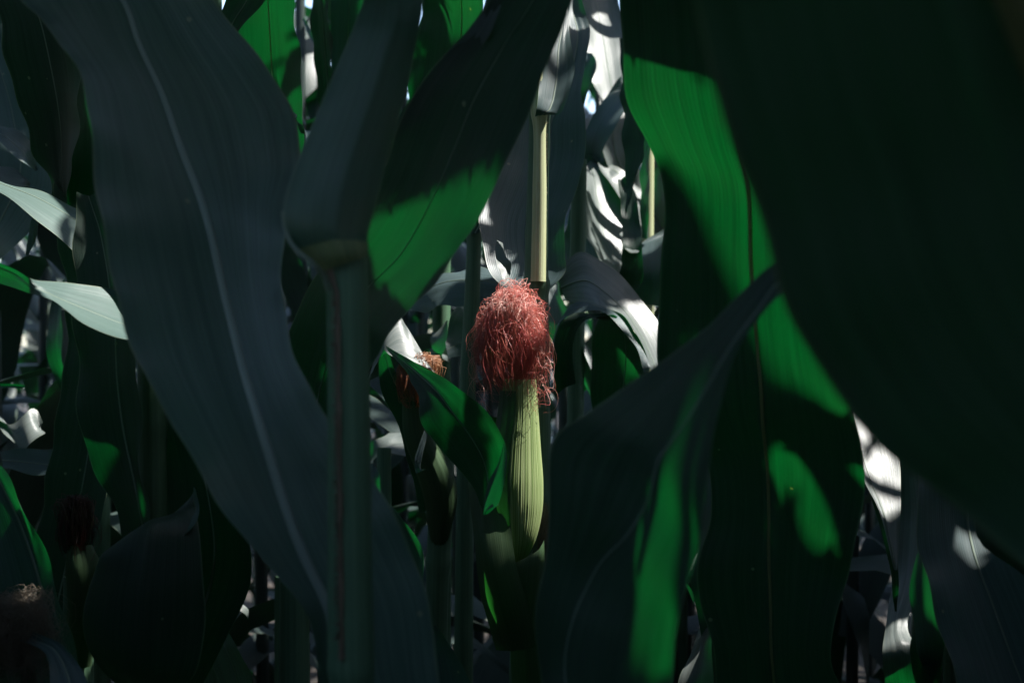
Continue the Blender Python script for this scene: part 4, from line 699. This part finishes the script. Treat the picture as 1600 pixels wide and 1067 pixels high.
# ------------------------------------------------------------------ added canopy, out of view, that shapes the sun patches
# Blades and stalks made up to cast shade; each leaves the chosen sun gaps open.
LIT = [
 (('tg1','tg2','tg3','tg4','tg5'), [(860,190),(905,200),(1000,220),(1030,300),(1035,440),(975,420),(900,330),(870,300)]),
 (('p7',), [(578,372),(640,350),(740,322),(766,304),(728,364),(676,444),(648,438),(588,404)]),
 (('p4',), [(975,125),(1060,132),(1130,165),(1200,260),(1300,420),(1310,600),(1320,645),(1285,600),(1245,566),(1200,545),(1165,540),(1130,470),(1090,400),(1062,330),(1040,280),(1000,215)]),
 (('p4',), [(1212,718),(1260,733),(1350,742),(1348,768),(1250,742),(1214,738)]),
 (('p4',), [(1262,778),(1340,772),(1335,800),(1285,838),(1268,825)]),
 (('p5',), [(1086,636),(1072,700),(1045,760),(1027,850),(1008,930),(1008,975),(1042,1020),(1052,960),(1078,890),(1082,820),(1062,780),(1070,740),(1092,680)]),
 (('silk','silk2'), [(738,440),(840,440),(858,490),(805,500),(782,530),(745,515)]),
 (('husk','silk2','silk'), [(832,615),(838,622),(845,700),(850,790),(838,835),(808,874),(803,800),(814,700),(826,640)]),
 (('p2stalk','p2sheath','p2fringe'), [(833,120),(856,180),(856,345),(834,380),(826,300)]),
 (('p2collar',), [(840,120),(870,60),(890,60),(897,110),(870,135),(845,175)]),
 (('p2blade',), [(890,0),(905,5),(922,45),(905,28),(886,22)]),
 (('p2blade',), [(868,375),(885,398),(880,425),(862,400)]),
 (('p2curl',), [(770,370),(800,405),(795,448),(785,445)]),
 (('pu1',), [(935,35),(960,20),(985,100),(975,110),(952,70)]),
 (('pu1',), [(918,75),(945,70),(965,120),(990,125),(988,150),(940,150),(920,110)]),
 (('pu3',), [(905,80),(930,90),(920,108),(905,100)]),
 (('pq1','pq3'), [(920,240),(950,255),(990,290),(1030,330),(1030,370),(1000,360),(965,310),(930,270)]),
 (('pq1',), [(914,300),(930,290),(945,340),(960,385),(940,360)]),
 (('pq2',), [(886,330),(905,330),(930,375),(925,398),(872,398)]),
 (('pq2',), [(935,408),(960,412),(968,435),(945,420)]),
 (('pq4',), [(965,360),(1002,384),(1002,398),(985,398)]),
 (('pq5','pq8'), [(990,396),(1035,360),(1035,375),(1000,398)]),
 (('pqstalk',), [(1015,220),(1026,230),(1024,370),(1014,370)]),
 (('pa1','pa1m'), [(965,490),(1035,478),(1035,502),(985,505)]),
 (('pa1','pa1m'), [(985,512),(1035,510),(1035,590),(1012,580),(1000,535)]),
 (('pa3',), [(850,445),(868,455),(890,495),(875,480)]),
 (('pa4',), [(866,520),(872,520),(870,535)]),
 (('p3pale',), [(608,500),(625,485),(680,580),(640,572),(615,545)]),
 (('p3droop',), [(640,566),(672,574),(730,608),(700,606),(662,588)]),
 (('p3silk',), [(670,555),(695,570),(690,590),(665,575)]),
 (('p3silk',), [(645,580),(660,600),(655,630),(630,600)]),
 (('p3tip','p3drytip'), [(795,690),(785,760),(760,810),(750,800),(770,740)]),
 (('p3b',), [(588,560),(600,560),(612,610),(600,600)]),
 (('thinB',), [(690,425),(765,418),(765,430),(690,432)]),
 (('thinD',), [(670,500),(705,495),(700,545),(674,550)]),
 (('b1',), [(595,790),(625,790),(645,832),(625,840)]),
 (('b2',), [(578,718),(600,760),(590,765)]),
 (('b4',), [(608,655),(645,655),(650,692),(605,690)]),
 (('plC',), [(-20,395),(55,435),(165,445),(175,460),(200,535),(120,500),(50,465),(-20,450)]),
 (('plD',), [(0,278),(70,300),(85,330),(75,360),(0,305)]),
 (('py3',), [(0,258),(45,290),(20,290),(0,275)]),
 (('pgL',), [(0,738),(30,775),(42,830),(20,800),(0,770)]),
 (('pz1',), [(20,640),(70,640),(72,705),(30,705)]),
 (('pz3','pz2'), [(130,735),(168,750),(165,825),(135,825)]),
 (('pz6','pz5'), [(80,560),(100,560),(95,600)]),
 (('pz4',), [(0,596),(40,596),(40,610),(0,610)]),
 (('pcH',), [(128,700),(136,705),(152,732),(142,735)]),
 (('ps1','ps2'), [(320,1000),(345,1000),(360,1030),(390,1045),(392,1067),(360,1067),(335,1020)]),
 (('ps1','ps2'), [(350,935),(385,950),(385,970)]),
 (('r1',), [(1318,668),(1352,672),(1330,710)]),
 (('r1',), [(1352,742),(1378,712),(1402,690),(1412,770),(1390,785),(1372,795)]),
 (('r2',), [(1378,985),(1420,985),(1440,1020),(1440,1067),(1378,1067)]),
 (('r3',), [(1504,843),(1528,843),(1530,851),(1506,850)]),
 (('r3g',), [(1540,842),(1590,885),(1570,885)]),
 (('r4',), [(1430,828),(1440,850),(1462,930),(1468,960),(1456,958),(1450,905),(1424,890)]),
 (('r5w',), [(1064,900),(1090,948),(1076,930)]),
 (('r5',), [(1085,1020),(1112,1010),(1112,1067),(1075,1067)]),
 (('pv1',), [(370,-20),(462,-20),(472,30),(430,40),(412,85),(372,90)]),
 (('pv1',), [(435,200),(472,180),(474,210),(470,235)]),
 (('pv3',), [(440,170),(480,215)]),
 (('px1',), [(718,-20),(757,-20),(757,35),(735,60),(718,80)]),
 (('pw1',), [(505,-10),(515,0),(520,60),(512,40)]),
 (('pw3','far'), [(455,-20),(530,-20),(515,110),(500,120),(470,200),(455,90)]),
]
def inpoly(x, y, poly):
    c = False; j = len(poly) - 1
    for i in range(len(poly)):
        xi, yi = poly[i]; xj, yj = poly[j]
        if (yi > y) != (yj > y) and x < (xj - xi) * (y - yi) / (yj - yi + 1e-12) + xi: c = not c
        j = i
    return c
OCC.append(GRD)
allV, allF, own, o_ = [], [], [], 0
for k_, (V, F, key) in enumerate(OCC):
    allV.append(V); allF += [tuple(a + o_ for a in f) for f in F]; own += [key] * len(F); o_ += len(V)
bvh = BVHTree.FromPolygons([tuple(v) for v in np.concatenate(allV)], allF)
boxes = [(k, p, min(a for a, _ in p), max(a for a, _ in p), min(b_ for _, b_ in p), max(b_ for _, b_ in p)) for k, p in LIT]
lit, shade, blocked, shown = [], [], {}, []
origin = Vector((0, 0, CAMZ))
for yy in range(0, 1067, 5):
    for xx in range(0, 1600, 5):
        q = Vector(P(xx, yy, 1.0)) - origin; q.normalize()
        h, nr, idx, dist = bvh.ray_cast(origin, q)
        if h is None: continue
        is_lit = False
        for (k, p, x0, x1, y0, y1) in boxes:
            if x0 <= xx <= x1 and y0 <= yy <= y1 and own[idx] in k and inpoly(xx, yy, p): is_lit = True; break
        h2, n2, i2, d2 = bvh.ray_cast(h + SUN * 0.004, SUN)
        if is_lit:
            if h2 is None or own[i2] in ('silk', 'silk2', 'p3silk'): lit.append(h[:])
            if h2 is not None:
                blocked.setdefault((own[idx], own[i2]), 0); blocked[(own[idx], own[i2])] += 1
        elif h2 is None:
            if own[idx] == 'far' and rs.random() < (.6 if (yy < 420 and 860 < xx < 1050) or (yy < 250 and 440 < xx < 540) else 0): continue
            shade.append(h[:]); shown.append(own[idx])
print('LIT', len(lit), 'SHADE', len(shade)); print('BLOCKED', sorted(blocked.items(), key=lambda a: -a[1])[:40])
lit = np.array(lit); shade = np.array(shade)
E2 = np.array([SUN.z, 0, -SUN.x]); CELL = 0.003; GN = 2300
def cells(v):
    a = np.round((v[..., 1] + 0.6) / CELL).astype(int); c = np.round((v @ E2 + 3.6) / CELL).astype(int)
    return np.clip(a, 0, GN - 1), np.clip(c, 0, GN - 1)
FILL = 3600  # further unseen blades added to hold back skylight
SV = np.array(SUN)
LS = np.full((GN, GN), 1e9); SM = np.zeros((GN, GN), np.int32); SH = np.full((GN, GN), -1e9)
a, c = cells(lit); ls = lit @ SV
for da in (-1, 0, 1):
    for dc in (-1, 0, 1): np.minimum.at(LS, (np.clip(a + da, 0, GN-1), np.clip(c + dc, 0, GN-1)), ls)
a, c = cells(shade); np.add.at(SM, (a, c), 1); np.maximum.at(SH, (a, c), shade @ SV)
tot = SM.sum()
can = Acc()
rs = random.Random(21)
bases = [(-.17, .80, 1.62), (.03, 1.42, 1.85), (.33, .80, 1.6), (.36, .34, 1.4), (.60, 1.62, 1.7), (-.22, 1.06, 1.65), (-.5, 1.6, 1.75), (.28, 2.3, 2.0)]
for yb in (-1.1, -.7, -.3, -.05, .12, .28, .45, .6, .75, .9, 1.05, 1.2, 1.35, 1.5, 1.7, 1.9, 2.2, 2.5, 2.8):
    for sd_ in (-1, 1):
        for e in (.1, .4, .75, 1.1):
            bases.append((sd_ * (.38 * max(yb, 0.1) + .14 + e + rs.uniform(-.05, .05)), yb + rs.uniform(-.1, .1), .3))
for yb in (-.45, -.8, -1.2, -1.6):
    for xb in (-.6, -.3, 0, .3, .6): bases.append((xb + rs.uniform(-.05, .05), yb, .3))
for xb in (-1.3, -.9, -.5, -.1, .3, .7, 1.1, 1.5):
    for yb in (2.75, 3.4, 4.2, 5.0, 5.8): bases.append((xb * (.6 + yb / 6), yb, 2.0))
nk = nf = 0
ti = np.linspace(0, 15, 200); i0 = np.minimum(ti.astype(int), 14); f_ = (ti - i0)[:, None, None]
BA = np.array(bases); sa, sc_ = cells(shade)
def test_leaf(g, W_):
    if not proj_ok(g, 25): return None
    gg = g[i0] * (1 - f_) + g[i0 + 1] * f_
    tj = np.linspace(0, 1, max(5, int(W_ / .003)))[None, :, None]
    dd = np.where(tj < .5, gg[:, 0:1] * (1 - 2 * tj) + gg[:, 1:2] * (2 * tj), gg[:, 1:2] * (2 - 2 * tj) + gg[:, 2:3] * (2 * tj - 1))
    a, c = cells(dd); sv = dd @ SV
    if (sv > LS[a, c]).any(): return None
    fl = np.unique((a * GN + c)[sv > SH[a, c]])
    return SM.ravel()[fl].sum(), fl, g
def commit(t, L_):
    global nk
    SM.ravel()[t[1]] = 0; can.grid(t[2], L_); nk += 1
rsn = random.Random(77)
for ph_, (n_it, w0, w1, l0, l1, mg) in enumerate([(2500, .06, .10, .5, .95, 40), (4000, .04, .07, .4, .8, 14), (5000, .02, .045, .3, .7, 6), (5000, .012, .024, .2, .6, 3)]):
    idx = [k for k in range(len(shade)) if SM[sa[k], sc_[k]] > 0]
    if not idx: break
    big = [k for k in idx if shown[k] in ('p4', 'p7', 'p5', 'p2blade', 'silk', 'husk', 'r1', 'r3', 'pa1', 'p3droop', 'p3droop', 'huskwrap', 'p2collar')] or idx
    for it in range(n_it):
        src = big if rsn.random() < .55 else idx
        k = src[rsn.randrange(len(src))]
        if SM[sa[k], sc_[k]] == 0: continue
        p = shade[k]
        zlo = max(p[2] + .05, CAMZ + .24 * max(p[1], 0) + .03)
        if zlo > 2.75: continue
        z = rsn.uniform(zlo, min(2.85, zlo + 1.0)); q = p + SV * (z - p[2]) / SV[2]
        d2 = np.hypot(BA[:, 0] - q[0], BA[:, 1] - q[1])
        near = np.nonzero((d2 > .03) & (d2 < .95))[0]
        if len(near) == 0: continue
        wt = np.exp(-abs(BA[near, 1] - q[1]) / (.12 if ph_ > 0 else .4)); wt = np.cumsum(wt)
        best = None
        for _ in range(9 if src is big else 5):
            b_i = int(near[np.searchsorted(wt, rsn.random() * wt[-1])]); r = d2[b_i]
            L_ = rsn.uniform(max(l0, r * 1.1), max(l1, r * 1.3)); W_ = rsn.uniform(w0, w1)
            az = math.atan2(q[1] - BA[b_i, 1], q[0] - BA[b_i, 0])
            g = arc_leaf(BA[b_i, 0], BA[b_i, 1], 0.0, az, L_, W_, rsn.uniform(.2, 1.2), rsn.uniform(.4, 2.2), n=16, m=3, twist=rsn.uniform(-.5, .5), fold=.2, rs=rsn)
            rr = np.hypot(g[:, 1, 0] - BA[b_i, 0], g[:, 1, 1] - BA[b_i, 1]); ii = int(np.argmin(abs(rr - r)))
            if abs(rr[ii] - r) > .06: continue
            zb = q[2] - g[ii, 1, 2]
            if zb < max(BA[b_i, 2], 1.2) or zb > 2.75: continue
            g[:, :, 2] += zb
            t = test_leaf(g, W_)
            if t is not None and t[0] >= mg and (best is None or t[0] > best[0][0]): best = (t, L_)
        if best: commit(*best)
    print('phase', ph_, nk, SM.sum() / tot)
un_ = {}
for k in range(len(shade)):
    if SM[sa[k], sc_[k]]: un_[shown[k]] = un_.get(shown[k], 0) + 1
print('UN', sorted(un_.items(), key=lambda a: -a[1])[:25])
n1 = nk
for it in range(FILL):
    bx, by, z0 = bases[rs.randrange(len(bases))] if it > 1100 else bases[-1 - rs.randrange(40)]
    L_ = rs.uniform(.5, .95); W_ = rs.uniform(.06, .1)
    g = arc_leaf(bx, by, rs.uniform(z0, 2.5), rs.uniform(0, 6.28), L_, W_, rs.uniform(.5, 1.3), rs.uniform(.9, 2.6), n=16, m=3, twist=rs.uniform(-.5, .5), fold=.2, rs=rs)
    if abs(bx) < .9 and 1.0 < by < 2.9 and rs.random() < .6: continue
    cxy = g[8:, 1].mean(0)
    if -1.0 < cxy[0] < .12 and -.4 < cxy[1] < 1.0 and cxy[2] > 1.4: continue
    t = test_leaf(g, W_)
    if t is not None: commit(t, L_)
lowb = [b_ for b_ in bases if b_[1] < .2 or abs(b_[0]) > .9]
for it in range(3000):
    bx, by, z0 = lowb[rs.randrange(len(lowb))]
    L_ = rs.uniform(.5, .9); W_ = rs.uniform(.07, .11)
    g = arc_leaf(bx, by, rs.uniform(.25, 1.15), rs.uniform(0, 6.28), L_, W_, rs.uniform(.6, 1.3), rs.uniform(1.2, 2.6), n=12, m=3, twist=rs.uniform(-.5, .5), fold=.2, rs=rs)
    if np.hypot(g[:, :, 0], g[:, :, 1] - 0.0).min() < .18 and g[:, :, 2].max() > 1.0: continue
    if g[:, :, 2].max() > 1.32: continue
    if proj_ok(g, 25):
        gt = g[:, 1]; a, c = cells(gt)
        if not ((gt @ SV) > LS[a, c]).any(): can.grid(g, L_); nk += 1
nf = nk - n1
print('CANOPY leaves', nk, 'of which fill', nf, 'uncovered', SM.sum() / tot)
for bx, by, z0 in bases:
    if z0 < 1 :
        can.tube(np.array([bx, by, 0.0]), np.array([bx, by, 2.75]), .011)
co = can.build('shade_canopy', M['leaf_far']); tag(co, 'added unseen maize blades that shade the rows and leave chosen sun gaps open', 'maize crop', kind='stuff')
